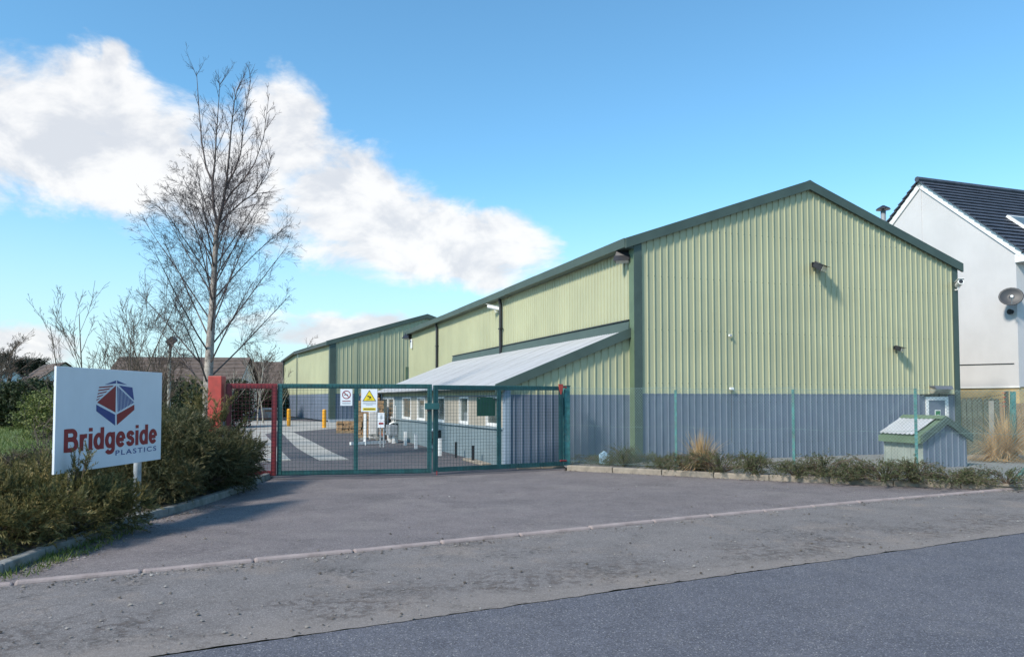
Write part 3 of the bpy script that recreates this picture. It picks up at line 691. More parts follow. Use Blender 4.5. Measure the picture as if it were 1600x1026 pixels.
vt = thing('wall_vent', 'round black vent outlet below the satellite dish', 'vent', HF.M @ Vector((0, vp.y, vp.z)), VANG)
m = MB(); m.tube([(.02, 0, 0), (-.12, 0, 0)], .075, 12); m.build('vent_pipe', M['black'], vt); m = MB(); m.tube([(-.1, 0, 0), (-.125, 0, 0)], .095, 12); m.build('vent_rim', M['black'], vt)

# ================================================================ GATES AND FENCES
def along(a, b):      # frame with x running from a to b on the ground
    d = b - a; return math.atan2(d.y, d.x), math.hypot(d.x, d.y)
def gate_leaf(name, label, a, b, mtl, mids, zb, zt, w=.1, cell=.075):
    ang, L = along(a, b); t = thing(name, label, 'gate', (a.x, a.y, 0), ang); h = w / 2
    for x in [(0, w), (L - w, L)]: MB().box(x[0], x[1], -h * .6, h * .6, zb, zt).build('stile', mtl, t, bevel=.006)
    for mx in mids: MB().box(mx - h * .95, mx + h * .95, -h * .6, h * .6, zb + w + .001, zt - w - .001).build('stile', mtl, t, bevel=.006)
    for z in (zb, zt - w): MB().box(w + .001, L - w - .001, -h * .6, h * .6, z, z + w).build('rail', mtl, t, bevel=.006)
    m = MB(); x = .02; yb = -h * .6 - .008
    while x < L - .01: m.box(x - .0023, x + .0023, yb - .003, yb + .003, zb + .02, zt - .02); x += cell
    z = zb + .03
    while z < zt - .02: m.box(.01, L - .01, yb - .008, yb - .003, z - .0023, z + .0023); z += cell
    o = m.build('mesh_infill', M['gatewire' if mtl is M['gate'] else 'redwire'], t); o['kind'] = 'stuff'
    return t, L
M['gatewire'] = mat('gate_mesh_wire', (.012, .05, .055), .5, .2, 5)
M['redwire'] = mat('red_mesh_wire', (.10, .02, .03), .5, .2, 5)
ga = V(433, 700, 16.3); gb = V(674.5, 700, 16.85); gc = V(677, 700, 16.87); gd = V(879, 700, 18.45)
for p in (ga, gb, gc, gd): p.z = 0
angL, LL = along(ga, gb); angR, LR = along(gc, gd)
FL = Frame(ga, angL); FR = Frame(gc, angR)
gl, LL = gate_leaf('gate_leaf', 'green mesh gate leaf with two warning signs, left of the latch', ga, gb, M['gate'], [FL.hit(556.5, 650, 1, 0).x], .05, 2.02)
gr, LR = gate_leaf('gate_leaf', 'green mesh gate leaf between the latch and the green post', gc, gd, M['gate'], [FR.hit(779.5, 650, 1, 0).x], .07, 2.0)
MB().box(LL - .16, LL + .16, -.085, -.04, 1.46, 1.60).build('latch_box', M['gate'], gl, bevel=.006)
MB().box(LL - .11, LL - .06, -.1, -.085, 1.42, 1.46).build('latch_lip', M['black'], gl)
m = MB(); m.tube([(.07, -.04, .1), (.07, -.04, -.01)], .013, 6); m.build('drop_bolt', M['gatered'], gr)
m = MB(); m.prism([(LR - .15, -.05, 2.05), (LR - .03, -.05, 2.05), (LR - .05, -.05, 1.9), (LR - .085, -.05, 1.8), (LR - .12, -.05, 1.9)], (0, -.04, 0)); m.tube([(LR - .05, -.08, 1.98), (LR + .1, -.02, 1.97)], .02, 6); m.build('hinge', M['postred'], gr)
m = MB(); m.tube([(LR - .1, -.05, .2), (LR + .1, -.02, .19)], .022, 6); m.build('hinge', M['gatered'], gr)
# green hanging post at the right
gpp = V(884.5, 700, 18.6); gpp.z = 0
t = thing('gate_post', 'teal green steel gate post where the fence begins', 'gate post', (gpp.x, gpp.y, 0), angR)
MB().box(-.075, .075, -.075, .075, -.05, 2.0).build('post', M['fencepost'], t, bevel=.008)
MB().box(-.085, .085, -.085, .085, 2.001, 2.02).build('post_cap', M['gate'], t)
MB().box(-.13, -.077, -.03, .03, 1.3, 1.72).build('keep_plate', M['gate'], t)
MB().box(.076, .1, -.01, .03, .03, 1.98).build('stretcher_bar', M['grey_metal'], t)
# red end panel and heavy red post at the left
ra = V(352, 700, 15.95); rb = V(432, 700, 16.27); ra.z = rb.z = 0
rg, _ = gate_leaf('gate_leaf', 'narrow red oxide mesh gate leaf beside the red post', ra, rb, M['gatered'], [], .05, 2.02, w=.11)
pp = V(337.5, 700, 15.9); pp.z = 0
t = thing('gate_post', 'thick square red gate post half hidden by juniper', 'gate post', (pp.x, pp.y, 0), angL - .12)
MB().box(-.14, .14, -.14, .14, -.05, 2.17).build('post', M['postred'], t, bevel=.012)
MB().box(.141, .17, -.05, .05, 1.35, 1.5).build('hinge', M['grey_metal'], t); MB().box(.141, .17, -.05, .05, 1.08, 1.22).build('hinge', M['grey_metal'], t)
MB().box(.141, .15, -.04, .04, .6, 1.05).build('stain_plate', M['white'], t)

# signs wired to the gates
def quadpts(F, pts, y): return [F.hit(px, py, 1, y) for px, py in pts]
def flat(m, pts, y, th=.002): m.prism([(p[0], y, p[1]) for p in pts], (0, -th, 0)); return m
def rect(m, x0, x1, z0, z1, y, th=.002): return m.box(x0, x1, y - th, y, z0, z1)
def panel_sign(name, label, F, x0p, x1p, y0p, y1p, yl, ang, mtl, cat='sign', th=.006):
    A = F.hit(x0p, y0p, 1, yl); B = F.hit(x1p, y1p, 1, yl)
    w = B.x - A.x; h = A.z - B.z
    o = F.M @ Vector((A.x, yl, B.z)); t = thing(name, label, cat, o, ang)
    MB().box(0, w, 0, th, 0, h).build('panel', mtl, t, bevel=.002)
    return t, w, h
def ring(m, cx, cz, r0, r1, y, n=28, th=.002):
    for k in range(n):
        a, b = 2 * math.pi * k / n, 2 * math.pi * (k + 1) / n
        m.prism([(cx + r0 * math.cos(a), y, cz + r0 * math.sin(a)), (cx + r1 * math.cos(a), y, cz + r1 * math.sin(a)), (cx + r1 * math.cos(b), y, cz + r1 * math.sin(b)), (cx + r0 * math.cos(b), y, cz + r0 * math.sin(b))], (0, -th, 0))
def text_mesh(body, size=1.0, offset=0.0, spacing=1.0):
    cu = bpy.data.curves.new('txt', 'FONT'); cu.body = body; cu.size = size; cu.offset = offset; cu.space_character = spacing; cu.resolution_u = 6
    ob = bpy.data.objects.new('txt', cu); COL.objects.link(ob)
    dg = bpy.context.evaluated_depsgraph_get(); dg.update()
    me = bpy.data.meshes.new_from_object(ob.evaluated_get(dg)); bpy.data.objects.remove(ob)
    V_ = np.array([v.co[:] for v in me.vertices]); Fc = [tuple(p.vertices) for p in me.polygons]
    bpy.data.meshes.remove(me); return V_, Fc
def text_part(parent, name, body, x0, x1, zbase, cap, y, mtl, offset=.0, spacing=1.0, capglyph=.73):
    """text fitted between x0 and x1 with the given cap height, facing -y"""
    v, f = text_mesh(body, 1.0, offset, spacing)
    sx = (x1 - x0) / (v[:, 0].max() - v[:, 0].min()); capv, _ = text_mesh(body[0], 1.0, offset); ch = capv[:, 1].max()
    sz = cap / ch; m = MB(); mn = v[:, 0].min()
    m.v = [(x0 + (p[0] - mn) * sx, y, zbase + p[1] * sz) for p in v]; m.f = f; m.m = [0] * len(f)
    return m.build(name, mtl, parent)
def _arc(cx, cy, rx, ry, a0, a1, n=20): return [(cx + rx * math.cos(R(a0 + (a1 - a0) * i / n)), cy + ry * math.sin(R(a0 + (a1 - a0) * i / n))) for i in range(n + 1)]
_stem = lambda x, a, b: [(x, a), (x, b)]
_bowl = _arc(.34, .37, .24, .285, 0, 360, 32)
GLYPH = {'B': (.86, [_stem(.1, 0, 1), [(.1, .91), (.45, .91)] + _arc(.45, .73, .23, .18, 90, -90, 14) + [(.1, .55)], [(.1, .54), (.48, .54)] + _arc(.48, .315, .27, .225, 90, -90, 14) + [(.1, .09)]]),
         'r': (.47, [_stem(.1, 0, .74), [(.1, .40), (.13, .53), (.20, .61), (.31, .65), (.46, .645)]]), 'i': (.2, [_stem(.1, 0, .74), _stem(.1, .84, 1)]),
         'd': (.68, [_bowl, _stem(.58, 0, 1)]), 'g': (.68, [_bowl, [(.58, .74), (.58, -.02)] + _arc(.34, -.03, .24, .17, 0, -160, 14)]),
         'e': (.68, [[(.1, .36), (.58, .36)], _arc(.34, .37, .24, .285, 0, 322, 30)]),
         's': (.60, [[(.50, .52), (.46, .60), (.38, .645), (.29, .655), (.19, .635), (.12, .58), (.11, .50), (.17, .44), (.30, .395), (.42, .355), (.49, .29), (.49, .19), (.42, .115), (.30, .085), (.19, .10), (.11, .16), (.09, .235)]])}
def stroke_word(parent, word, x0, x1, zb, cap, y, mtl, th=.185, gap=.13):
    tot = sum(GLYPH[c][0] for c in word) + gap * (len(word) - 1); sx = (x1 - x0) / tot; cur = 0
    for ch in word:
        wd, strokes = GLYPH[ch]; m = MB()
        for k, pl in enumerate(strokes):
            P_ = [Vector(p) for p in pl]; n = len(P_); closed = (P_[0] - P_[-1]).length < 1e-4; L_, R_ = [], []
            for i in range(n):
                a = P_[i - 1] if i > 0 else (P_[-2] if closed else P_[0]); b = P_[i + 1] if i < n - 1 else (P_[1] if closed else P_[-1])
                d = (b - a).normalized(); nn = Vector((-d.y * 1.4, d.x * 1.05)) * th / 2
                if abs(d.x) < .99 and abs(d.y) < .99: nn *= 1.02
                L_.append(P_[i] + nn); R_.append(P_[i] - nn)
            q3 = lambda p: (x0 + (cur + p.x) * sx, y - .0003 * k, zb + p.y * cap)
            for i in range(n - 1): m.face(q3(R_[i]), q3(R_[i + 1]), q3(L_[i + 1]), q3(L_[i]))
        m.build('letter', mtl, parent); cur += wd + gap
t, w, h = panel_sign('no_smoking_sign', 'white no smoking notice with red circle on the green gate', FL, 532, 550.5, 607.5, 633.5, -.075, angL, M['signwhite'])
m = MB(); ring(m, w / 2, h * .66, w * .29, w * .36, -.001); pr_ = o = m.build('red_ring', M['signred'], t); o['kind'] = 'stuff'
m = MB(); Mx = Matrix.Translation((w / 2, 0, h * .66)) @ Matrix.Rotation(R(45), 4, 'Y'); m.box(-w * .3, w * .3, -.0045, -.003, -w * .035, w * .035, Mx); m.build('red_bar', M['signred'], t)
m = MB(); Mx = Matrix.Translation((w / 2, 0, h * .66)); m.box(-w * .2, w * .12, -.0025, -.001, -w * .03, w * .03, Mx); m.build('cigarette', M['ink'], t)
m = MB(); rect(m, w * .15, w * .85, h * .26, h * .30, -.001); m.build('red_print', M['signred'], t)
for z in (.17, .11): m = MB(); rect(m, w * .15, w * .85, h * z, h * (z + .03), -.001); m.build('grey_print', M['inkgrey'], t)
t, w, h = panel_sign('camera_warning_sign', 'white sign with yellow camera warning triangle on the green gate', FL, 564.5, 589.5, 607.5, 643, -.075, angL, M['signwhite'])
def tri(s): 
    cx, cz, r_ = w / 2, h * .62, w * .42 * s
    return [(cx - r_, cz - r_ * .52), (cx + r_, cz - r_ * .52), (cx, cz + r_ * 1.15)]
m = MB(); flat(m, tri(1), -.001); m.build('triangle_border', M['ink'], t)
m = MB(); flat(m, tri(.86), -.0035); m.build('triangle', M['signyellow'], t)
m = MB(); Mx = Matrix.Translation((w * .5, 0, h * .66)) @ Matrix.Rotation(R(20), 4, 'Y'); m.box(-w * .13, w * .11, -.0075, -.006, -w * .035, w * .045, Mx); m.build('camera_pictogram', M['ink'], t)
m = MB(); Mx = Matrix.Translation((w * .54, 0, h * .60)) @ Matrix.Rotation(R(-35), 4, 'Y'); m.box(-w * .08, w * .1, -.0075, -.006, -w * .02, w * .02, Mx); m.build('bracket_pictogram', M['ink'], t)
text_part(t, 'lettering', 'CCTV', w * .35, w * .65, h * .515, w * .08, -.0065, M['ink'])
for z, a, b in ((.40, .1, .9), (.35, .1, .9), (.30, .3, .7)): m = MB(); rect(m, w * a, w * b, h * z, h * (z + .022), -.001); m.build('grey_print', M['inkgrey'], t)
m = MB(); rect(m, w * .1, w * .9, h * .06, h * .18, -.001); m.build('yellow_strip', M['signyellow'], t)
for z in (.095, .13): m = MB(); rect(m, w * .16, w * .84, h * z, h * (z + .018), -.0032); m.build('strip_print', M['ink'], t)
t, w, h = panel_sign('green_panel', 'blank dark green board hung behind the right gate mesh', FR, 745, 773.5, 620, 649.5, .04, angR, M['signgreen'], 'board')
for x in (.1, .9): m = MB(); m.tube([(w * x, -.06, h - .03), (w * x, .003, h - .03)], .01, 5); m.build('fixing', M['grey_metal'], t)

# chain link fence
fp = [Vector((gpp.x + .12, gpp.y, 0)), G(1057, 734, .07), G(1241, 742, .07), G(1433, 751, .07)]
fp.append(fp[-1] + (fp[-1] - fp[-2]).normalized() * 2.6)
for p in fp: p.z = .06
cf = thing('chain_link_fence', 'sagging chain link fence on teal posts along the kerb before the warehouse', 'fence', (fp[1].x, fp[1].y, 0))
O = Vector((fp[1].x, fp[1].y, 0)); FH = 1.84
for i, p in enumerate(fp[1:]):
    q = p - O; ang, _ = along(fp[i], fp[i + 1])
    Mx = Matrix.Translation(q) @ Matrix.Rotation(ang, 4, 'Z')
    m = MB(); m.prism([(-.028, -.028, -.2), (.028, -.028, -.2), (.028, -.02, -.2), (-.02, -.02, -.2), (-.02, .028, -.2), (-.028, .028, -.2)], (0, 0, FH + .2), Mx)
    m.build('post', M['fencepost'], cf)
sb = G(1579, 757, .07) - O
m = MB(); d_ = (fp[-1] - O) + Vector((0, 0, 1.35)); m.tube([sb, d_], .038, 4); m.build('strut', M['fencepost'], cf)
m = MB(); zt0 = 1.92
for i in range(len(fp) - 1):
    a, b = fp[i] - O, fp[i + 1] - O; ang, L = along(a, b); u = (b - a).normalized(); nn = Vector((-u.y, u.x, 0)) * -.034
    top = lambda s: zt0 - .05 * i * .5 - .035 * math.sin(math.pi * s / L) + .01 * math.sin(s * 9.1 + i)
    c = .062; k = -int(2 / c)
    for sgn in (1, -1):
        k = -40
        while k * c < L + 2:
            s0 = k * c; pts = []
            for z in (.05, 1.0, 1.93):
                s = s0 + sgn * (z - .05) * .85 + (0 if sgn > 0 else 0)
                pts.append((s, z))
            # clip to the bay
            (sa, za), (sb_, zb_) = pts[0], pts[2]
            t0, t1 = 0.0, 1.0; ds = sb_ - sa
            if ds > 0: t0 = max(t0, (0 - sa) / ds); t1 = min(t1, (L - sa) / ds)
            else: t0 = max(t0, (L - sa) / ds); t1 = min(t1, (0 - sa) / ds)
            if t1 > t0 + .01:
                e0 = a + u * (sa + ds * t0) + nn + Vector((0, 0, za + (zb_ - za) * t0)); zz = za + (zb_ - za) * t1
                e1 = a + u * (sa + ds * t1) + nn + Vector((0, 0, min(zz, top(sa + ds * t1))))
                m.tube([e0 + nn * (.04 * sgn), e1 + nn * (.04 * sgn)], .0021, 3, cap=False)
            k += 1
o = m.build('mesh', M['wire'], cf); o['kind'] = 'stuff'
for zz in (1.9, 1.0, .12):
    m = MB()
    for i in range(len(fp) - 1):
        a, b = fp[i] - O, fp[i + 1] - O; L = (b - a).length; nrm_ = Vector((-(b - a).y, (b - a).x, 0)).normalized() * -.035
        m.tube([a.lerp(b, j / 14) + nrm_ + Vector((0, 0, zz - .03 * math.sin(math.pi * j / 14) - (.03 * i if zz > 1.5 else 0) + random.uniform(-.012, .012))) for j in range(15)], .003, 4)
    m.build('line_wire', M['wire'], cf)

# timber fence and odd posts by the white house
def bfence(name, label, a, b, h, mtl, w=.125, gap=.012, round_top=True, seed=4):
    ang, L = along(a, b); t = thing(name, label, 'fence', (a.x, a.y, 0), ang); random.seed(seed); x = 0; ref = []
    for k in range(3):
        m = MB(); hh = h + random.uniform(-.02, .02)
        pts = [(0, 0, .03), (w, 0, .03), (w, 0, hh - .06)] + ([(w * .85, 0, hh - .02), (w * .5, 0, hh), (w * .15, 0, hh - .02)] if round_top else []) + [(0, 0, hh - .06)]
        m.prism(pts, (0, .022, 0)); o = m.build('board', mtl, t); o.location = (x, random.uniform(-.008, .008), 0); ref.append(o); x += w + gap
    while x < L:
        o = share(random.choice(ref), 'board', t); o.location = (x, random.uniform(-.01, .01), random.uniform(-.015, .01)); o.rotation_euler = (0, random.uniform(-.012, .012), 0); x += w + gap
    for z in (.35, h - .4): MB().box(0, L, .03, .07, z, z + .07).build('rail', mtl, t)
    for px in np.arange(.1, L, 1.8): MB().box(px, px + .09, .071, .16, -.1, h - .1).build('post', mtl, t)
    return t
fa = V(1504, 700, 22.2); fb = V(1561, 700, 21.6)
bfence('timber_fence', 'dark round-topped timber board fence between warehouse and white house', fa, fb, 1.72, M['timber'])
fa = V(1560, 700, 22.6); fb = V(1720, 700, 20.5)
bfence('timber_fence', 'brown timber fence behind the dry grass at the right edge', fa, fb, 1.62, M['timber_brown'], w=.15, round_top=False, seed=6)
def post_thing(label, px, top, d, mtl, w=.08, lean=0, cat='post', name='fence_post', arms=0):
    p = V(px, 700, d); t = thing(name, label, cat, (p.x, p.y, 0)); z = V(px, top, d).z
    m = MB(); m.prism([(-w / 2, -w / 2, -.1), (w / 2, -w / 2, -.1), (w / 2, w / 2, -.1), (-w / 2, w / 2, -.1)], (lean, 0, z + .1)); m.build('shaft', mtl, t)
    for k in range(arms):
        MB().box(-w / 2 - .07, -w / 2 + .01, -.012, .012, z - .05 - k * .12, z - .03 - k * .12).build('wire_peg', M['postred'], t)
    return t, z
post_thing('square concrete fence post in front of the dark timber boards', 1550.5, 626, 21.0, M['conc_post'], .09)
post_thing('dark steel post with red wire pegs beside the dry grass', 1575, 611, 20.2, M['timber'], .07, arms=4)
post_thing('tall teal post leaning above the dry grass', 1582, 611.5, 20.0, M['fencepost'], .10, lean=.05)
post_thing('second teal post close behind the leaning teal post', 1587.5, 612, 20.6, M['gate'], .07, lean=-.03)
m = MB(); p0 = V(1575, 615, 20.2)
bw = thing('barbed_wire', 'strands of barbed wire running from the dark post to the warehouse', 'wire', (p0.x, p0.y, 1.8))
cw = MF.M @ Vector((WID + .05, -.0, 0))
for k, z in enumerate((1.83, 1.71, 1.60)):
    m = MB(); a = Vector((p0.x, p0.y, z)); b = Vector((cw.x, cw.y, z - .12 + .05 * k))
    pts = [a.lerp(b, j / 10) - Vector((0, 0, .04 * math.sin(math.pi * j / 10))) - bw.location for j in range(11)]
    m.tube(pts, .004, 4); m.build('strand', M['twig'], bw)
    m = MB()
    for j in range(28):
        q = a.lerp(b, j / 28) - bw.location - Vector((0, 0, .04 * math.sin(math.pi * j / 28))); m.box(q.x - .003, q.x + .003, q.y - .003, q.y + .003, q.z - .02, q.z + .02)
    o = m.build('barbs', M['twig'], bw); o['kind'] = 'stuff'

# ---------------------------------------------------------------- little metal kiosk in the bed
ko = G(1443, 736); KF = Frame(ko, VANG)
kw = KF.hit(1511, 720, 1, 0).x; kl = KF.hit(1382.5, 720, 0, 0).y
ks = thing('metal_kiosk', 'small gabled metal kiosk with white corrugated roof and green trim in the bed', 'kiosk', (ko.x, ko.y, 0), VANG)
ke = .84; ka = 1.20; off = .07
PITCH_RIB = .19
klap = lambda s: ke + (ka - ke) * (1 - abs(s - kw / 2) / (kw / 2))
M['kiosk_side_lit'] = mat('sunlit_blue_grey_sheet', (.27, .30, .27), .55, .1, 3, streak=.3)  # sunlit copy of the blue-grey sheet, sunlight painted into the colour
clad(ks, 'cladding_sheet', g3, 0, kw, const(off), lambda s: klap(s), M['clad_blue'], breaks=(kw / 2,), width=3)
clad(ks, 'cladding_sheet', s3, 0, kl, const(off), const(ke), M['kiosk_side_lit'], width=3)
PITCH_RIB = .2
MB().box(.02, kw - .02, .03, kl, .05, ke - .1).build('inner_box', M['clad_blue'], ks)
for side in (-1, 1):
    x0 = -.10 if side < 0 else kw + .10; xr = kw / 2; z0 = klap(0) - .1 * (ka - ke) / (kw / 2)
    m = MB(); K = 9
    m = MB(); m.prism([(x0, -.03, z0 + .02), (xr, -.03, ka + .02), (xr, -.03, ka + .05), (x0, -.03, z0 + .05)], (0, kl + .06, 0)); m.build('roof', M['trim_light'], ks)
    m = MB(); m.prism([(x0, -.1, z0 - .12), (xr, -.1, ka - .10), (xr, -.1, ka + .07), (x0, -.1, z0 + .06)], (0, .06, 0)); m.build('bargeboard', M['trim'], ks)
MB().box(-.13, -.09, -.04, kl + .06, ke - .19, ke - .03).build('fascia', M['trim_light'], ks)
m = MB(); n = 60; z0 = klap(0) - .1 * (ka - ke) / (kw / 2); xa, xb = -.14, kw / 2 - .12; ya, yb = .12, kl + .02
za = z0 + .07; zb2 = za + (xb - xa) * (ka - ke) / (kw / 2)
pr = [(ya + (yb - ya) * j / n, .012 * math.cos(j / n * 2 * math.pi * 8)) for j in range(n + 1)]
m.v = [(xa, s, za + h_) for s, h_ in pr] + [(xb, s, zb2 + h_) for s, h_ in pr]; m.f = [(j, n + 1 + j, n + 2 + j, j + 1) for j in range(n)]; m.m = [0] * n
m.build('roof_sheet', M['roofgrey'], ks)
m = MB(); m.prism([(kw / 2 - .16, -.04, ka + .02), (kw / 2, -.04, ka + .10), (kw / 2 + .16, -.04, ka + .02)], (0, kl + .1, 0)); m.build('ridge_cap', M['trim_light'], ks)

# ---------------------------------------------------------------- lamps and cameras on the buildings
def floodlight(label, F, px, py, axis, val, outv, s=1.0, tilt=35, lens=True, turn=0):
    h = F.hit(px, py, axis, val); t = thing('floodlight', label, 'floodlight', F.M @ h, F.a + outv)      # local -y looks away from the wall
    MB().box(-.05 * s, .05 * s, -.03 * s, 0, -.06 * s, .06 * s).build('bracket', M['black'], t)
    Mx = Matrix.Translation((0, -.03 * s, 0)) @ Matrix.Rotation(R(turn), 4, 'Z') @ Matrix.Rotation(R(tilt), 4, 'X')
    m = MB(); m.prism([(-.13 * s, -.02 * s, -.05 * s), (.13 * s, -.02 * s, -.05 * s), (.16 * s, -.24 * s, -.09 * s), (-.16 * s, -.24 * s, -.09 * s)], (0, 0, .14 * s), Mx); m.build('housing', M['black'], t, bevel=.008)
    m = MB(); m.prism([(-.14 * s, -.245 * s, -.08 * s), (.14 * s, -.245 * s, -.08 * s), (.14 * s, -.245 * s, .04 * s), (-.14 * s, -.245 * s, .04 * s)], (0, -.008, 0), Mx); m.build('lens', M['lamp_glass'], t)
    m = MB(); m.prism([(-.17 * s, -.15 * s, .055 * s), (.17 * s, -.15 * s, .055 * s), (.17 * s, -.30 * s, .055 * s), (-.17 * s, -.30 * s, .055 * s)], (0, 0, .012), Mx); m.build('visor', M['black'], t)
    return t
floodlight('weathered floodlight high on the middle of the gable', MF, 1271, 414, 1, -.04, 0, 1.25, tilt=25, turn=30)
floodlight('black floodlight under the eaves at the near warehouse corner', MF, 976, 394, 0, -.05, -R(90), 1.25, tilt=55, turn=50)
floodlight('small black floodlight low on the right of the gable', MF, 1398, 543, 1, -.04, 0, .85, tilt=15, turn=25)
floodlight('black floodlight at the far end of the long side wall', MF, 641, 521, 0, -.05, -R(90), 1.6, tilt=50, turn=30)
h = MF.hit(1465, 609, 1, -.04)
t = thing('bulkhead_lamp', 'wedge shaped bulkhead lamp above the white framed door', 'lamp', MF.M @ h, VANG)
m = MB(); m.prism([(-.3, 0, .1), (-.3, -.16, .1), (-.3, -.22, .0), (-.3, -.1, -.1), (-.3, 0, -.1)], (.6, 0, 0)); m.build('diffuser', mat('yellowed_diffuser', (.30, .27, .21), .4, .2, 8), t)
m = MB(); m.prism([(-.33, -.0, .105), (-.33, -.2, .105), (-.33, -.25, .02), (-.33, -.24, .02), (-.33, -.19, .125), (-.33, 0, .125)], (.7, 0, 0)); m.build('hood', mat('lamp_hood_grey', (.14, .15, .17), .5, .1, 6), t)
MB().box(.03, .06, -.02, 0, -.2, -.1).build('conduit', M['black'], t)
def cctv(label, F, px, py, axis, val, rz, L=.34, yaw=0, tilt=-12, w=.06):
    h = F.hit(px, py, axis, val); t = thing('security_camera', label, 'camera', F.M @ h, F.a + rz)
    m = MB(); m.tube([(0, .01, -.14), (0, -.1, -.14), (0, -.14, -.02)], .022, 6); m.build('bracket', M['white'], t)
    Mx = Matrix.Translation((0, -.14, .03)) @ Matrix.Rotation(R(yaw), 4, 'Z') @ Matrix.Rotation(R(tilt), 4, 'X')
    m = MB(); m.tube([Mx @ Vector((0, L * .4, 0)), Mx @ Vector((0, -L * .5, 0))], w, 12); m.build('body', M['white'], t)
    m = MB(); m.box(-w * 1.1, w * 1.1, -L * .62, L * .42, w * .92, w * 1.08, Mx); m.build('sunshield', M['white'], t)
    m = MB(); m.tube([Mx @ Vector((0, -L * .5, 0)), Mx @ Vector((0, -L * .52, 0))], w * .7, 12); m.build('lens', M['black'], t)
cctv('white bullet camera near the right edge of the gable', MF, 1492, 446, 1, -.04, 0, yaw=-35, w=.085, L=.42)
cctv('white box camera on the long side wall next to the downpipe', MF, 778, 482, 0, -.05, -R(90), L=.6, yaw=-42, tilt=-14, w=.075)
h = MF.hit(1142, 607, 1, -.04); t = thing('wall_sensor', 'tiny white sensor box low on the gable', 'sensor', MF.M @ h, VANG)
MB().box(-.06, .06, -.06, 0, -.035, .035).build('case', M['white'], t, bevel=.01); MB().box(.03, .1, -.04, -.02, -.05, -.02).build('arm', M['grey_metal'], t)
m = MB(); m.tube([(0, -.012, -.036), (0, -.012, -1.45)], .006, 4); m.build('cable', M['black'], t)
h = MF.hit(1140, 524, 1, -.04); t = thing('wall_sensor', 'tiny white sensor higher on the gable above the lower one', 'sensor', MF.M @ h, VANG); MB().box(-.045, .045, -.05, 0, -.03, .03).build('case', M['white'], t, bevel=.01); MB().box(-.02, .02, -.06, -.051, -.02, .02).build('lens', M['grey_metal'], t)
p = G(956, 727, .075) + RN * .3; t = thing('litter', 'scrap of pale blue plastic among the shrubs by the gate post', 'litter', (p.x, p.y, .075), .4)
m = MB(); m.prism([(-.16, -.02, .02), (.14, -.05, .0), (.17, .02, .2), (.02, .05, .33), (-.14, .03, .24)], (.02, .06, .02)); m.build('crumpled_sheet', mat('pale_blue_plastic', (.35, .50, .62), .4, .1, 6), t, bevel=.02); MB().box(.1, .2, -.05, .05, .0, .12).build('loose_corner', M['wrap'], t, bevel=.02)
h = MF.hit(644, 537, 0, -.05); t = thing('alarm_box', 'small white alarm box below the far floodlight', 'alarm', MF.M @ h, VANG - R(90))
MB().box(-.14, .14, -.08, 0, -.28, .28).build('case', M['white'], t, bevel=.02); MB().box(-.08, .08, -.09, -.081, .1, .2).build('badge', M['signblue'], t)

# ================================================================ THE COMPANY SIGN
sl_ = V(87, 640, 8.86); sr_ = V(252.5, 640, 11.16); sl_.z = sr_.z = 0
sang, SW = along(sl_, sr_); SF = Frame(sl_, sang)
sg = thing('company_sign', 'white Bridgeside Plastics signboard on two grey posts among the junipers', 'sign', (sl_.x, sl_.y, 0), sang)
SZ0, SZ1 = .81, 2.08
bd = MB().box(0, SW, 0, .03, SZ0, SZ1).build('board', M['signwhite'], sg, bevel=.004)
for z in (1.05, 1.85): MB().box(.05, SW - .05, .031, .07, z, z + .05).build('rail', M['grey_metal'], sg)
for px in (217, 115.5):
    x = SF.hit(px, 700, 1, .1).x
    m = MB(); m.tube([(x, .115, -.1), (x, .115, SZ1 - .1)], .052, 14); m.build('post', mat('sign_post_grey', (.40, .44, .48), .45, .12, 5, dirt=(.16, .16, .15), dirt_amt=.4, dirt_scale=6), sg, smooth=True)
def SP(cx, cy):
    p = SF.hit(80 + cx / 5.4, 560 + cy / 5.4, 1, 0); return (p.x, p.z)
def logo(name, pts, mtl, lift=.002):
    m = MB(); flat(m, [SP(*p) for p in pts], -.001, lift); o = m.build(name, mtl, bd); return o
logo('emblem_facet', [(450, 219), (546, 184), (546, 209)], M['signblue']); logo('emblem_facet', [(554, 184), (640, 221), (556, 209)], M['signblue'])
logo('emblem_facet', [(545, 228), (387, 370), (541, 453)], M['signred'])
logo('emblem_facet', [(380, 388), (538, 472), (538, 564), (380, 442)], M['signblue'])
logo('emblem_facet', [(553, 470), (700, 388), (700, 432), (553, 560)], M['signred'])
logo('emblem_facet', [(570, 226), (684, 243), (698, 352)], M['signblue'])
for (a, b, c, d_) in (((404, 238), (528, 226), (512, 239), (402, 248)), ((399, 264), (500, 248), (486, 260), (397, 274)), ((394, 291), (472, 274), (458, 286), (391, 301)), ((388, 318), (442, 302), (428, 314), (386, 328)), ((383, 344), (412, 332), (398, 345), (381, 354))):
    logo('emblem_stripe', [a, b, c, d_], M['signred'])
nS_ = 12
for k in range(nS_):
    f0 = (k + .12) / nS_; f1 = (k + .68) / nS_
    U_ = lambda f: (556 + 140 * f, 232 + 134 * f); D_ = lambda f: (552 + 146 * f, 455 - 84 * f)
    logo('emblem_stripe', [U_(f0), U_(min(1, f1)), D_(min(1, f1 + .05)), D_(min(1, f0 + .05))], M['signblue'])
xa, za = SP(107, 793); xb, zb_ = SP(887, 718); _, ztop = SP(112, 595)
_, zc = SP(850, 716)
stroke_word(bd, 'Bridgeside', xa, xb, (za + zc) / 2, ztop - za, -.003, M['signred'])
xa, za = SP(541, 813); xb, zb_ = SP(884, 776); _, zt1 = SP(541, 770)
text_part(bd, 'lettering', 'PLASTICS', xa, xb, (za + zb_) / 2, (zt1 - za) * .98, -.003, M['signblue'], offset=.008, spacing=1.25)

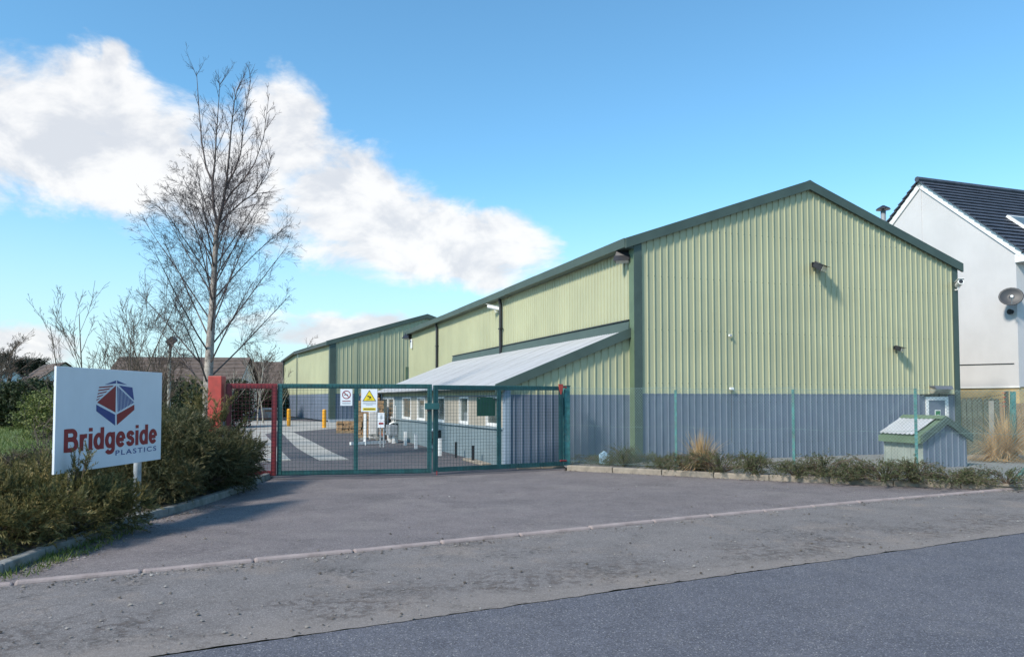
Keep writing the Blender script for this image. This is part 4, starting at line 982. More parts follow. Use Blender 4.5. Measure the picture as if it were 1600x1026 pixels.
# ================================================================ THINGS IN THE YARD
for px, py, nm in ((451, 665.5, 'yellow steel bollard at the far left corner of the yard'), (506.5, 668, 'yellow steel bollard in front of the rear warehouse corner')):
    p = G(px, py); t = thing('bollard', nm, 'bollard', p, group='yellow bollards in the yard')
    m = MB(); m.tube([(0, 0, -.1), (0, 0, 1.02)], .115, 12); m.build('shaft', M['yellow'], t, smooth=False)
    m = MB(); m.tube([(0, 0, 1.02), (0, 0, 1.06), (0, 0, 1.08)], [.115, .09, .02], 12); m.build('domed_cap', M['yellow'], t)
def wallpt(px, x): # point on the yard in front of the lean-to at local x
    h = MF.hit(px, 680, 0, x); return MF.M @ Vector((x, h.y, 0))
names = ['short white marker post by the brick step', 'second short white marker post from the brick step', 'third short white marker post from the brick step', 'fourth short white marker post from the brick step', 'short white marker post beside the gate latch']
for (px, hgt), nm in zip(((607, .42), (619, .5), (633.5, .5), (650, .5), (687.5, .5)), names):
    p = wallpt(px, XF - .55); t = thing('marker_post', nm, 'post', p, VANG, 'white marker posts along the lean-to')
    MB().box(-.05, .05, -.05, .05, -.05, hgt).build('shaft', M['white'], t, bevel=.01); MB().box(-.055, .055, -.055, .055, hgt, hgt + .012).build('cap', M['signwhite'], t)
for px, nm in ((712.5, 'thin dark stub post below the fourth window'), (739, 'thin dark stub post nearest the lean-to corner')):
    p = wallpt(px, XF - .3); t = thing('stub_post', nm, 'post', p, VANG, 'dark stub posts along the lean-to')
    MB().box(-.03, .03, -.03, .03, -.05, .44).build('shaft', M['black'], t); MB().box(-.034, .034, -.034, .034, .44, .452).build('cap', M['black'], t)
p = wallpt(744, XF - .25); t = thing('concrete_slab', 'short pale concrete slab lying at the lean-to corner', 'slab', p, VANG)
MB().box(-.12, .12, -.9, .9, .001, .06).build('slab', M['kerb'], t, bevel=.01)
def hosebox(label, px, zc_):
    h = MF.hit(px, 660, 0, XF); t = thing('meter_cabinet', label, 'meter', MF.M @ Vector((XF, h.y, zc_)), VANG)
    MB().box(-.22, -.001, -.3, .25, -.28, .22).build('cabinet', M['black'], t, bevel=.02)
    m = MB(); m.tube([(-.26, -.1, -.12), (-.36, -.2, .02), (-.34, -.26, .2), (-.22, -.3, .26), (-.1, -.3, .22)], .045, 8); m.build('white_pipe', M['white'], t, smooth=True)
    MB().box(-.02, .0, .27, .32, -.4, .95).build('conduit', M['white'], t)
hosebox('black cabinet with curved white pipe by the entrance', 620.5, .45)
hosebox('black cabinet with curved white pipe behind the gate latch', 686, .45)
h = wallpt(612, XF - .7); t = thing('utility_box', 'grey steel utility box on two legs outside the entrance', 'utility box', h, VANG)
MB().box(-.16, .16, -.4, .4, .34, .68).build('cabinet', M['grey_metal'], t, bevel=.02); MB().box(-.18, .18, -.45, .45, .30, .339).build('shelf', M['grey_metal'], t)
for y in (-.36, .36): MB().box(-.05, .05, y - .04, y + .04, -.02, .299).build('leg', M['white'], t)
# white framed notice on grey legs
p = G(597, 698); t = thing('notice_stand', 'white notice board on grey legs before the lean-to door', 'notice', p, -.1)
for x in (-.06, .06): MB().box(x - .025, x + .025, -.03, .03, -.05, .72).build('leg', M['grey_metal'], t)
MB().box(-.15, .1, -.06, -.031, .68, 1.2).build('panel', M['signwhite'], t, bevel=.005)
MB().box(-.05, .02, -.064, -.061, .98, 1.12).build('emblem', M['inkgrey'], t); MB().box(-.11, .06, -.064, -.061, .8, .86).build('red_print', M['signred'], t)
# low white barrier
p = G(570, 695); t = thing('barrier', 'low white barrier rail with an upright post in the yard', 'barrier', p)
MB().box(-.05, .05, -.05, .05, -.05, 1.15).build('upright', M['white'], t, bevel=.008)
e = G(602, 693.5) - p; ang = math.atan2(e.y, e.x); m = MB(); m.box(-.6, e.length, -.05, .05, .03, .13, Matrix.Rotation(ang, 4, 'Z')); m.build('rail', M['white'], t)
# pallets of walling stone
def stone_stack(label, px, py, w, d_, h, seed, rz=.2):
    p = G(px, py); t = thing('stone_pallet', label, 'stone stack', p, rz, 'pallets of buff stone in the yard'); random.seed(seed)
    for y in (-d_ / 2, -.05, d_ / 2 - .1): MB().box(-w / 2, w / 2, y, y + .1, .0, .1).build('bearer', M['pallet'], t)
    for k in range(6): MB().box(-w / 2 + k * w / 6, -w / 2 + (k + .8) * w / 6, -d_ / 2, d_ / 2, .1, .122).build('slat', M['pallet'], t)
    z = .122; refs = None
    while z < h:
        hh = .11
        for ix in range(max(1, int(w / .3))):
            for iy in range(max(1, int(d_ / .3))):
                if refs is None: refs = MB().box(-.14, .14, -.14, .14, 0, hh).build('stone', M['stone'], t, bevel=.02); o = refs
                else: o = share(refs, 'stone', t)
                o.location = (-w / 2 + .16 + ix * .3 + random.uniform(-.03, .03), -d_ / 2 + .16 + iy * .3 + random.uniform(-.03, .03), z); o.rotation_euler = (0, 0, random.uniform(-.15, .15))
        z += hh + .004
stone_stack('low pallet of buff walling stone by the rear warehouse', 545, 675.5, 1.2, .9, .5, 3)
stone_stack('tall stack of buff stone beside the barrier', 576, 683, 1.2, .9, 1.5, 4)
p = G(573, 680.5) + Vector((.05, .6, 0)); t = thing('stone_pallet', 'wrapped brown sack stack behind the tall stone stack', 'stone stack', p, .15)
random.seed(5)
for k in range(9): MB().box(-.45 + random.uniform(-.04, .04), .45 + random.uniform(-.04, .04), -.4, .4, .02 + k * .22, .21 + k * .22).build('sack', M['stone'], t, bevel=.07)
p = V(584.5, 640, 31.5); p.z = 0; t = thing('white_bag', 'tall white bulk bag standing behind the notice board', 'bulk bag', p, .1)
MB().box(-.2, .2, -.3, .3, 0, 1.35).build('sack', M['wrap'], t, bevel=.09); MB().box(-.1, .1, -.12, .12, 1.351, 1.42).build('spout', M['wrap'], t, bevel=.03)
# rubble heap by the step
p = G(583, 689); t = thing('rubble_heap', 'small heap of grey rubble beside the white barrier', 'rubble', p); random.seed(9); rr = None
for k in range(26):
    s_ = random.uniform(.05, .11)
    m = MB(); m.prism([(-1, -.8, 0), (.9, -1, 0), (1.1, .7, 0), (-.7, 1, 0)], (.1, 0, .9))
    if rr is None: rr = m.build('rubble_stone', M['kerb_grey'], t); o = rr
    else: o = share(rr, 'rubble_stone', t)
    a = random.uniform(0, 6.3); q = random.random(); o.location = (math.cos(a) * q * .6, math.sin(a) * q * .5, max(0, .22 * (1 - q))); o.scale = (s_, s_, s_); o.rotation_euler = (0, 0, a)
# wrapped pallets at the end of the yard
p = G(418, 655); t = thing('wrapped_pallet', 'pallet load in pale plastic wrap at the end of the yard', 'pallet', p + Vector((0, .5, 0)), .1); t.scale = (.62, .8, .62)
MB().box(-1.1, 1.1, -.7, .7, .02, .16).build('pallet', M['pallet'], t); MB().box(-1.0, 1.0, -.65, .65, .161, 1.0).build('load', M['wrap'], t, bevel=.08); MB().box(-.9, .9, -.66, .5, 1.0, 1.35).build('upper_load', M['stone'], t, bevel=.06); MB().box(-1.02, 1.02, -.68, .66, 1.2, 1.5).build('wrap_sheet', M['wrap'], t, bevel=.1)
p = G(397, 656); t = thing('sheeted_stack', 'low stack under a slack grey sheet at the end of the yard', 'stack', p + Vector((0, .5, 0)), .1); t.scale = (.42, .8, .75)
MB().box(-2.0, 1.7, -.7, .7, .02, .16).build('pallet', M['pallet'], t)
m = MB(); m.prism([(-2.1, -.8, .162), (1.9, -.8, .162), (1.7, -.8, .5), (1.1, -.8, 1.15), (0, -.8, 1.05), (-1.3, -.8, .55)], (0, 1.6, 0)); m.build('cover_sheet', M['tarp'], t, bevel=.08)
# mast with a floodlight behind the sign
p = V(264, 622, 30); t = thing('lighting_mast', 'slim grey mast with a black floodlight behind the signboard', 'lamp post', (p.x, p.y, 0))
zt_ = V(264, 545, 30).z
m = MB(); m.tube([(0, 0, -.1), (0, 0, zt_)], [.075, .06], 10); m.build('mast', M['conc_post'], t); m = MB(); m.tube([(0, 0, zt_), (.02, 0, zt_ + .16)], .05, 6); m.build('neck', M['black'], t)
m = MB(); Mx = Matrix.Translation((.04, 0, zt_ + .3)) @ Matrix.Rotation(R(-40), 4, 'Y'); m.box(-.14, .2, -.16, .16, -.1, .1, Mx); m.build('lamp_head', M['black'], t)

# ================================================================ PLANTS
def mass(name, tv, tf, mats_, pos, mtl, parent, smooth=False):
    """one mesh made of many transformed copies of a small template (leaf sprays)"""
    tv = np.asarray(tv, dtype=np.float64); Mn = np.asarray(mats_); P = np.asarray(pos)
    n = len(P); k = len(tv)
    vv = (np.einsum('nij,kj->nki', Mn, tv) + P[:, None, :]).reshape(-1, 3)
    tf = np.asarray(tf); fl = tf.shape[1]
    ff = (tf[None] + (np.arange(n) * k)[:, None, None]).reshape(-1, fl)
    me = bpy.data.meshes.new(name); me.vertices.add(len(vv)); me.vertices.foreach_set('co', vv.astype(np.float32).ravel())
    me.loops.add(ff.size); me.loops.foreach_set('vertex_index', ff.astype(np.int32).ravel())
    me.polygons.add(len(ff)); me.polygons.foreach_set('loop_start', (np.arange(len(ff)) * fl).astype(np.int32)); me.polygons.foreach_set('loop_total', np.full(len(ff), fl, dtype=np.int32))
    me.update(calc_edges=True); me.materials.append(mtl)
    o = bpy.data.objects.new(name, me); COL.objects.link(o); o.parent = parent
    return o
def basis(d, rng, scale):
    """matrices whose z axis follows d"""
    d = d / np.linalg.norm(d, axis=1, keepdims=True)
    r = rng.normal(size=d.shape); x = np.cross(r, d); x /= np.linalg.norm(x, axis=1, keepdims=True); y = np.cross(d, x)
    return np.stack([x, y, d], axis=2) * np.asarray(scale)[:, None, None]
def spray_template(n=9, L=1.0, leaf=.34, w=.055, curl=.25, seed=0, flat_=.35):
    """feathery conifer spray: pairs of narrow pointed leaves on a curved axis (z)"""
    r = np.random.default_rng(seed); v = []; f = []
    for i in range(n):
        t = (i + .5) / n; c = np.array([curl * t * t, 0, t * L])
        for s in (-1, 1):
            a = s * (.75 - .35 * t) + r.normal() * .15; tw = r.uniform(-flat_, flat_) * 2
            l = leaf * (1 - .45 * t) * r.uniform(.7, 1.2)
            d = np.array([math.sin(a) * math.cos(tw), math.sin(a) * math.sin(tw), math.cos(a)]); side = np.cross(d, [.3, 1, .2]); side /= np.linalg.norm(side)
            b = len(v); v += [c - side * w * .5, c + side * w * .5, c + d * l]; f.append((b, b + 1, b + 2))
    b = len(v); v += [np.array([0, -.012, 0]), np.array([0, .012, 0]), np.array([curl, 0, L])]; f.append((b, b + 1, b + 2))
    return v, f
def leaf_template(n=7, w=.16, seed=0):
    """twig end with small oval leaves (two triangles each)"""
    r = np.random.default_rng(seed); v = []; f = []
    for i in range(n):
        t = (i + .6) / n; c = np.array([.1 * math.sin(t * 5), .1 * math.cos(t * 4), t])
        d = r.normal(size=3); d[2] = abs(d[2]) * .6 + .3; d /= np.linalg.norm(d); s = np.cross(d, r.normal(size=3)); s /= np.linalg.norm(s)
        l = .30 * r.uniform(.7, 1.2); b = len(v)
        v += [c, c + d * l * .5 + s * w * .5, c + d * l, c + d * l * .5 - s * w * .5]; f += [(b, b + 1, b + 2), (b, b + 2, b + 3)]
    return v, f
SPRAY = spray_template(8, 1.0, .42, .085, .3, 0, .7); SPRAY2 = spray_template(9, 1.0, .36, .08, .45, 3, 1.0); LEAFY = leaf_template(); 
def lumps_points(lumps, n, rng, depth=.45):
    """points and outward directions in the outer shell of overlapping ellipsoids (c, r)"""
    vol = np.array([l[1][0] * l[1][1] + l[1][1] * l[1][2] + l[1][0] * l[1][2] for l in lumps]); pr = vol / vol.sum()
    idx = rng.choice(len(lumps), n, p=pr); C = np.array([l[0] for l in lumps])[idx]; Rr = np.array([l[1] for l in lumps])[idx]
    d = rng.normal(size=(n, 3)); d /= np.linalg.norm(d, axis=1, keepdims=True)
    rad = 1 - depth * rng.random(n) ** 1.6
    return C + d * Rr * rad[:, None], d
def bush(name, label, origin, lumps, n, mtl, size=(.12, .26), up=.5, templ=SPRAY, seed=0, cat='bush', group=None, stem=True, stem_mat='twig_brown', depth=.45, zmin=.06, out=1.0, spikes=0):
    rng = np.random.default_rng(seed); o = Vector(origin); t = thing(name, label, cat, (o.x, o.y, o.z), 0, group)
    if templ is not LEAFY:      # knobbly outline: small tufts on the larger masses
        sub = []
        for (c, r) in lumps:
            for k in range(9):
                d = rng.normal(size=3); d[2] = abs(d[2]) * .8; d /= np.linalg.norm(d); q = rng.uniform(.22, .4)
                sub.append((tuple(np.array(c) + d * np.array(r) * rng.uniform(.75, 1.0)), tuple(np.array(r) * q)))
        lumps_all = list(lumps) + sub
    else: lumps_all = lumps
    P, D = lumps_points(lumps_all, n, rng, depth); keep = P[:, 2] > zmin - o.z; P = P[keep]; D = D[keep]
    dirs = D * out + np.array([0, 0, up]) + rng.normal(size=D.shape) * .45
    sc = rng.uniform(size[0], size[1], len(P))
    mass('foliage', templ[0], templ[1], basis(dirs, rng, sc), P, mtl, t)
    if stem:
        m = MB(); random.seed(seed)
        for (c, r) in lumps:
            for k in range(5):
                a = random.uniform(0, 6.28); e = (c[0] + math.cos(a) * r[0] * .6, c[1] + math.sin(a) * r[1] * .6, max(.1, c[2] + r[2] * random.uniform(-.1, .6)))
                b = (c[0] * .4 + random.uniform(-.1, .1), c[1] * .4 + random.uniform(-.1, .1), -.05); mid = ((b[0] + e[0]) / 2 + random.uniform(-.1, .1), (b[1] + e[1]) / 2, (b[2] + e[2]) * .45)
                m.tube([b, mid, e], [.022, .014, .005], 5)
        m.build('stems', M[stem_mat], t)['kind'] = 'stuff'
    return t

# ---- left foreground junipers
f0 = Vector((-6.05, 8.55, .07))
lum = []
random.seed(11)
for (x, y, z, rx, ry, rz) in ((.0, -.1, .28, .95, .8, .52), (.75, .35, .25, .6, .7, .45), (-.9, -.2, .32, .9, .9, .55), (.3, .8, .3, .7, .6, .5), (-.2, -.65, .2, .8, .5, .42), (.55, -.3, .2, .55, .6, .4), (-1.8, -.4, .3, .9, .9, .55), (-.5, .5, .42, .6, .5, .45), (1.0, 1.0, .2, .4, .5, .42)):
    lum.append(((x, y, z), (rx, ry, rz)))
bush('juniper', 'low spreading yellowish juniper below the signboard at the left edge', f0, lum, 14000, M['leaf_yellowing'], (.07, .17), .2, SPRAY, 1, depth=.45)
sprig = thing('juniper', 'small pale juniper sprig standing before the lower left of the signboard', 'bush', (-5.22, 9.05, .07))
m = MB(); rng = np.random.default_rng(5); P = []; D = []
for k in range(7):
    a = rng.uniform(-.5, .5); e = Vector((rng.uniform(-.12, .22), rng.uniform(-.15, .15), rng.uniform(.75, 1.05))); m.tube([(0, 0, 0), (e.x * .3, e.y * .3, e.z * .5), tuple(e)], [.012, .008, .003], 5)
    for j in range(16): s_ = rng.uniform(.45, 1); P.append((e.x * s_, e.y * s_, e.z * s_)); D.append((e.x + rng.normal() * .4, rng.normal() * .4, .9))
m.build('stems', M['twig_brown'], sprig)['kind'] = 'stuff'; mass('foliage', SPRAY[0], SPRAY[1], basis(np.array(D), rng, rng.uniform(.07, .16, len(P))), P, M['leaf_yellowing'], sprig)
# dark taller juniper right of the sign, running along the kerb to the red post
j0 = Vector((-5.75, 12.4, .07)); lum = []
for (x, y, z, rx, ry, rz) in ((.0, .0, .5, .8, .9, .65), (.25, -.7, .33, .6, .6, .48), (.25, .9, .55, .75, .8, .66), (.0, .5, .9, .42, .6, .42), (-.5, .2, .6, .7, .8, .62), (.35, 1.7, .45, .65, .7, .62), (-.3, -.9, .35, .6, .5, .5), (.6, 1.3, .25, .45, .6, .4), (-.15, 1.4, .95, .38, .45, .45), (.55, 2.1, .45, .35, .4, .5)):
    lum.append(((x, y, z), (rx, ry, rz)))
bush('juniper', 'tall dark green juniper between the signboard and the red gate post', j0, lum, 14000, M['leaf_juniper'], (.08, .19), .2, SPRAY2, 2, depth=.45)
# loose yellow-green arms reaching out in front of the red post
def arms(label, base, ends, mtl, seed, group=None, nper=34, size=(.08, .17)):
    rng = np.random.default_rng(seed); b = Vector(base); t = thing('juniper', label, 'bush', base, 0, group); P = []; D = []; m = MB()
    for e in ends:
        e = Vector(e) - b; mid = e * .5 + Vector((0, 0, .12)); s0 = Vector((e.x * .1, e.y * .1, 0)); pts = [Vector((0, 0, -.03)), s0.lerp(mid, .6), mid, e]; m.tube(pts, [.018, .014, .009, .003], 5)
        for j in range(nper):
            q = rng.uniform(.35, 1.0); p = mid.lerp(e, (q - .35) / .65) if q > .5 else s0.lerp(mid, q * 1.4)
            P.append((p.x + rng.normal() * .035, p.y + rng.normal() * .035, p.z + rng.normal() * .03)); d = (e - mid).normalized(); D.append((d.x + rng.normal() * .35, d.y + rng.normal() * .35, d.z + rng.normal() * .3 + .15))
    m.build('stems', M['twig_brown'], t)['kind'] = 'stuff'; mass('foliage', SPRAY2[0], SPRAY2[1], basis(np.array(D), rng, rng.uniform(size[0], size[1], len(P))), P, mtl, t); return t
arms('yellow-green juniper arms reaching across the red gate post', (-5.7, 14.1, .07), [V(358, 622, 14.6), V(352, 640, 14.4), V(385, 655, 14.6), V(370, 690, 14.3), V(305, 590, 14.5), V(322, 610, 14.4), V(290, 600, 14.4), V(312, 625, 14.2), V(340, 632, 14.2), V(384, 700, 14.7), V(380, 735, 14.8), V(378, 765, 14.7)], M['leaf_yellowing'], 7, nper=46, size=(.1, .2))
# low scrub behind and below the sign
for (px, py, d_, rr, hh, lab, sd) in ((150, 760, 11.6, .65, .62, 'brownish low shrub behind the signboard posts', 21), (200, 770, 12.6, .7, .75, 'olive shrub behind the right signboard post', 22), (75, 700, 12.8, .8, .72, 'olive shrub left of the signboard', 23), (262, 690, 15.0, .8, 1.3, 'yellowish conifer shrub between signboard and red post', 24), (240, 640, 17.5, 1.0, 1.5, 'dull green shrub behind the right edge of the signboard', 25)):
    p = V(px, py, d_)
    bush('shrub', lab, (p.x, p.y, .05), [((0, 0, hh * .45), (rr, rr, hh * .55)), ((rr * .5, .2, hh * .35), (rr * .6, rr * .6, hh * .45)), ((-rr * .5, .1, hh * .4), (rr * .6, rr * .6, hh * .5))], 2000, M['leaf_juniper'], (.10, .2), .3, SPRAY2, sd)
m = MB()
# ---- low evergreen shrubs in the strip in front of the warehouse
spots = [(940, 722, 17.9, .55, .30), (985, 725, 17.6, .55, .42), (1030, 728, 17.2, .6, .40), (1090, 733, 16.8, .6, .42), (1135, 737, 16.4, .7, .52), (1195, 740, 16.1, .55, .42), (1245, 743, 15.7, .6, .46), (1300, 745, 15.4, .6, .5), (1345, 748, 15.2, .6, .48), (1390, 750, 15.0, .6, .42), (1440, 752, 14.75, .6, .42), (1490, 753, 14.6, .6, .38), (1540, 754, 14.45, .55, .36), (1590, 756, 14.3, .6, .4)]
lab = ['low shrub nearest the green gate post', 'low shrub at the foot of the warehouse corner trim', 'low shrub just left of the first fence post', 'low shrub just right of the first fence post', 'low shrub in front of the tuft of dry grass', 'low shrub left of the second fence post', 'low shrub right of the second fence post', 'arching low shrub with a tall stray stem left of the kiosk', 'low shrub in front of the left corner of the kiosk', 'low shrub in front of the kiosk side wall', 'low shrub at the third fence post', 'low shrub in front of the kiosk gable', 'sparse low shrub right of the kiosk', 'sparse low shrub beside the teal strut']
for i, ((px, py, d_, rr, hh), lb) in enumerate(zip(spots, lab)):
    rr *= (1.25, .7, 1.0, .8, 1.35, .65, 1.2, 1.0, .7, 1.3, .8, 1.15, .75, 1.0)[i]; hh *= (.7, 1.15, .8, 1.0, .95, 1.1, .75, 1.0, .7, 1.05, 1.1, .7, .8, .9)[i]; p = G(px + (14, -6, 10, -12, 4, -10, 12, 0, -8, 10, 0, 14, -6, 0)[i], py + 4, .075); p = p + RN * (rr * .3)
    rng = np.random.default_rng(100 + i); t = thing('shrub', lb, 'shrub', (p.x, p.y, .075), 0, 'low shrubs along the warehouse kerb')
    P = []; D = []; m = MB()
    rr *= 1.3; hh *= .82
    for k in range(52 if i < 12 else 26):
        a = rng.uniform(0, 6.28); r = rr * rng.uniform(.25, 1.2) * (1 if abs(math.cos(a)) > .5 else .75); h_ = hh * rng.uniform(.25, 1.2) * (1.5 if i == 7 and k == 0 else 1)
        c, s_ = math.cos(a), math.sin(a); pts = [(0, 0, 0), (c * r * .35, s_ * r * .35, h_ * .8), (c * r * .7, s_ * r * .7, h_), (c * r, s_ * r, h_ * .72)]
        m.tube(pts, [.008, .006, .004, .002], 4, cap=False)
        for j in range(13):
            q = rng.uniform(.25, 1.0) * 3; n0 = min(2, int(q)); f_ = q - n0; A_ = np.array(pts[n0]); B_ = np.array(pts[n0 + 1]); pt = A_ + (B_ - A_) * f_
            P.append(pt + rng.normal(size=3) * .02); dd = B_ - A_; D.append(dd / (np.linalg.norm(dd) + 1e-6) + rng.normal(size=3) * .5)
    m.build('stems', M['twig_brown'], t)['kind'] = 'stuff'
    mass('foliage', LEAFY[0], LEAFY[1], basis(np.array(D), rng, rng.uniform(.06, .13, len(P))), np.array(P), M['leaf_coto'], t)
# ---- dry ornamental grass
def dry_grass(label, base, n, L, spread, seed, droop=.6):
    rng = np.random.default_rng(seed); t = thing('dry_grass', label, 'grass tuft', base); m = MB()
    for k in range(n):
        a = rng.uniform(0, 6.28); l = L * rng.uniform(.55, 1.1); lean = abs(rng.normal()) * spread; c, s_ = math.cos(a), math.sin(a); w = .009 + rng.random() * .008
        b = np.array([c * .12 * rng.random(), s_ * .12 * rng.random(), 0]); pts = []
        for j in range(5):
            q = j / 4; ang = lean * (.5 + q * droop * 1.6); z = l * q * math.cos(min(1.75, ang)); r = l * q * math.sin(min(1.75, ang)); pts.append(b + np.array([c * r, s_ * r, max(.02 + .02 * rng.random(), z)]))
        sd_ = np.array([-s_, c, 0]) * w
        for j in range(4):
            w0 = 1 - j / 4.2; w1 = 1 - (j + 1) / 4.2; m.face(pts[j] - sd_ * w0, pts[j] + sd_ * w0, pts[j + 1] + sd_ * w1, pts[j + 1] - sd_ * w1)
    m.build('blades', M['straw'], t); return t
p = G(1108, 737, .075) + RN * .25; dry_grass('tuft of dry straw coloured grass before the warehouse gable', (p.x, p.y, .075), 420, .95, .75, 31)
p = G(1597, 722, .075) ; dry_grass('large clump of dry straw grass by the teal posts', (p.x, p.y + .6, .075), 620, 1.5, .75, 32, droop=.9)
p = G(1568, 722, .075) ; dry_grass('flattened dry grass left of the large dry clump', (p.x, p.y + .4, .075), 380, .9, 1.1, 33, droop=.9)

# ---- bare trees
def limb(m, p, d, L, r, rng, lvl, maxl, prm, twigs):
    """grow one branch as a bending chain and its side shoots; fine shoots go to the twig mesh"""
    n = 5 if lvl < 2 else 3; pts = [np.array(p)]; dirs = []; d = np.array(d, float); d /= np.linalg.norm(d)
    for i in range(n):
        d = d + rng.normal(size=3) * prm['wob'] + np.array([0, 0, prm['up'] if lvl < maxl - 1 else prm['tipup']]); d /= np.linalg.norm(d)
        pts.append(pts[-1] + d * (L / n)); dirs.append(d.copy())
    rad = [max(prm['rmin'], r * (1 - .75 * i / n)) for i in range(n + 1)]
    (m if lvl < 2 else twigs).tube(pts, rad, 6 if lvl == 0 else (5 if lvl == 1 else 3), cap=False)
    if lvl >= maxl: return
    k = prm['kids'][lvl]
    for j in range(k):
        t = rng.uniform(prm['from'][lvl], 1.0); i = min(n - 1, int(t * n)); q = pts[i] + (pts[i + 1] - pts[i]) * (t * n - i); dd = dirs[i]
        s = rng.normal(size=3); s -= dd * s.dot(dd); s /= np.linalg.norm(s); ang = prm['ang'][lvl] * rng.uniform(.7, 1.3)
        nd = dd * math.cos(ang) + s * math.sin(ang)
        limb(m, q, nd, L * prm['len'][lvl] * rng.uniform(.5, 1.1) * (1.15 - .5 * t), max(prm['rmin'], rad[i] * prm['rad'][lvl]), rng, lvl + 1, maxl, prm, twigs)
def birch():
    D0 = 20.0; base = V(324, 640, D0); base.z = 0; t = thing('birch_tree', 'tall bare silver birch standing behind the red gate post', 'tree', (base.x, base.y, 0))
    rng = np.random.default_rng(77); B = np.array(base)
    W3 = lambda x, y, dy=0.0: np.array(V(x, y, D0 + dy)) - B
    tr = MB(); tw = MB()
    path = [np.array([-.05, 0, -.2]), np.array([0, 0, .6]), W3(325, 600), W3(328, 540), W3(332, 480), W3(334, 440), W3(336, 400), W3(338, 365), W3(340, 352)]
    tk = MB(); tk.tube(path, [.16, .14, .12, .105, .09, .08, .07, .062, .055], 10)
    prm = dict(wob=.05,  up=.035, tipup=-.02, rmin=.0023, kids=[13, 7, 4], ang=[.55, .6, .7], len=[.42, .5, .6], rad=[.42, .5, .6])
    prm['from'] = [.2, .15, .1]
    # the leaders above the fork
    leaders = [[(340, 352), (334, 325), (332, 285), (322, 262), (315, 220), (311, 170), (307, 112)], [(332, 285), (336, 250), (338, 210), (341, 170), (344, 128)], [(340, 352), (347, 325), (353, 292), (357, 255), (361, 205), (366, 160), (371, 138)],
               [(353, 292), (366, 268), (376, 240), (381, 190), (392, 125)], [(347, 325), (362, 300), (380, 282), (398, 255), (412, 215), (420, 150)], [(340, 352), (356, 335), (375, 318), (400, 300), (418, 270), (424, 240)]]
    for k, l in enumerate(leaders):
        dy = rng.uniform(-.9, .9); n = len(l); pts = [W3(x, y, dy * (i / (n - 1)) ** 1.2) for i, (x, y) in enumerate(l)]
        r0 = .045 if k in (0, 2) else .03; rad = [max(.005, r0 * (1 - .85 * i / (n - 1))) for i in range(n)]; tr.tube(pts, rad, 6)
        for j in range(20):
            q = rng.uniform(.12, 1) * (n - 1); i = min(n - 2, int(q)); p = pts[i] + (pts[i + 1] - pts[i]) * (q - i); dd = pts[i + 1] - pts[i]; dd /= np.linalg.norm(dd)
            s = rng.normal(size=3); s -= dd * s.dot(dd); s /= np.linalg.norm(s); nd = dd * .86 + s * .5
            limb(tr, p, nd, rng.uniform(.45, 1.05) * (1.1 - .45 * q / (n - 1)), .009, rng, 2, 4, dict(prm, wob=.03, kids=[0, 0, 5, 3], **{'from': [0, 0, .1, .1]}, ang=[0, 0, .5, .55], len=[0, 0, .55, .65], rad=[0, 0, .6, .7]), tw)
    # side limbs from the trunk
    cum = path[1:]; nl = 34
    for k in range(nl):
        f = .08 + .80 * (k + .5) / nl; q = f * (len(cum) - 1); i = min(len(cum) - 2, int(q)); p = cum[i] + (cum[i + 1] - cum[i]) * (q - i)
        if p[2] < 1.6: continue
        a = k * 2.399 + rng.uniform(-.3, .3); h = p[2]; el = np.interp(h, [1.6, 4, 6], [.74, .97, 1.1]) + rng.uniform(-.1, .1)
        L = np.interp(h, [1.6, 2.6, 4.0, 5.0, 6.2], [2.9, 3.4, 3.3, 2.7, 2.0]) * rng.uniform(.85, 1.05)
        d = np.array([math.cos(a) * math.cos(el), math.sin(a) * math.cos(el), math.sin(el)])
        limb(tr, p, d, L, .030 - .002 * h, rng, 1, 4, dict(prm, wob=.03, kids=[0, 17, 6, 4], ang=[0, .55, .65, .65], len=[0, .34, .55, .65], rad=[0, .36, .5, .7], up=.0, **{'from': [0, .18, .12, .1]}), tw)
    tk.build('trunk', M['bark_birch'], t, smooth=True); tr.build('limbs', M['limb'], t)['kind'] = 'stuff'; o = tw.build('crown', M['twig'], t); o['kind'] = 'stuff'
    return t
M['limb'] = mat('birch_limb_bark', (.10, .078, .075), .85, .35, 6, dirt=(.20, .175, .165), dirt_amt=.5, dirt_scale=3)
birch()
def bare_tree(label, base, H, seed, mtl='twig_brown', trunk='bark', kids=(9, 6, 4), spread=.5, r0=.05, maxl=3, rmin=.005, name='bare_tree', cat='tree', group=None, stems=1, trunk_frac=.9):
    rng = np.random.default_rng(seed); t = thing(name, label, cat, (base[0], base[1], 0), 0, group); tr = MB(); tw = MB()
    prm = dict(wob=.06, up=.06, tipup=.03, rmin=rmin, kids=list(kids), ang=[spread, spread * 1.1, .7], len=[.5, .5, .55], rad=[.5, .55, .6]); prm['from'] = [.25, .2, .1]
    for k in range(stems):
        a = rng.uniform(0, 6.28); ln = .0 if stems == 1 else rng.uniform(.1, .55)
        limb(tr, (0, 0, -.1), (math.cos(a) * ln, math.sin(a) * ln, 1), H * (1 if k == 0 else rng.uniform(.5, .9)), r0 * (1 if k == 0 else .7), rng, 0, maxl, prm, tw)
    tr.build('trunk', M[trunk], t); o = tw.build('crown', M[mtl], t); o['kind'] = 'stuff'; return t
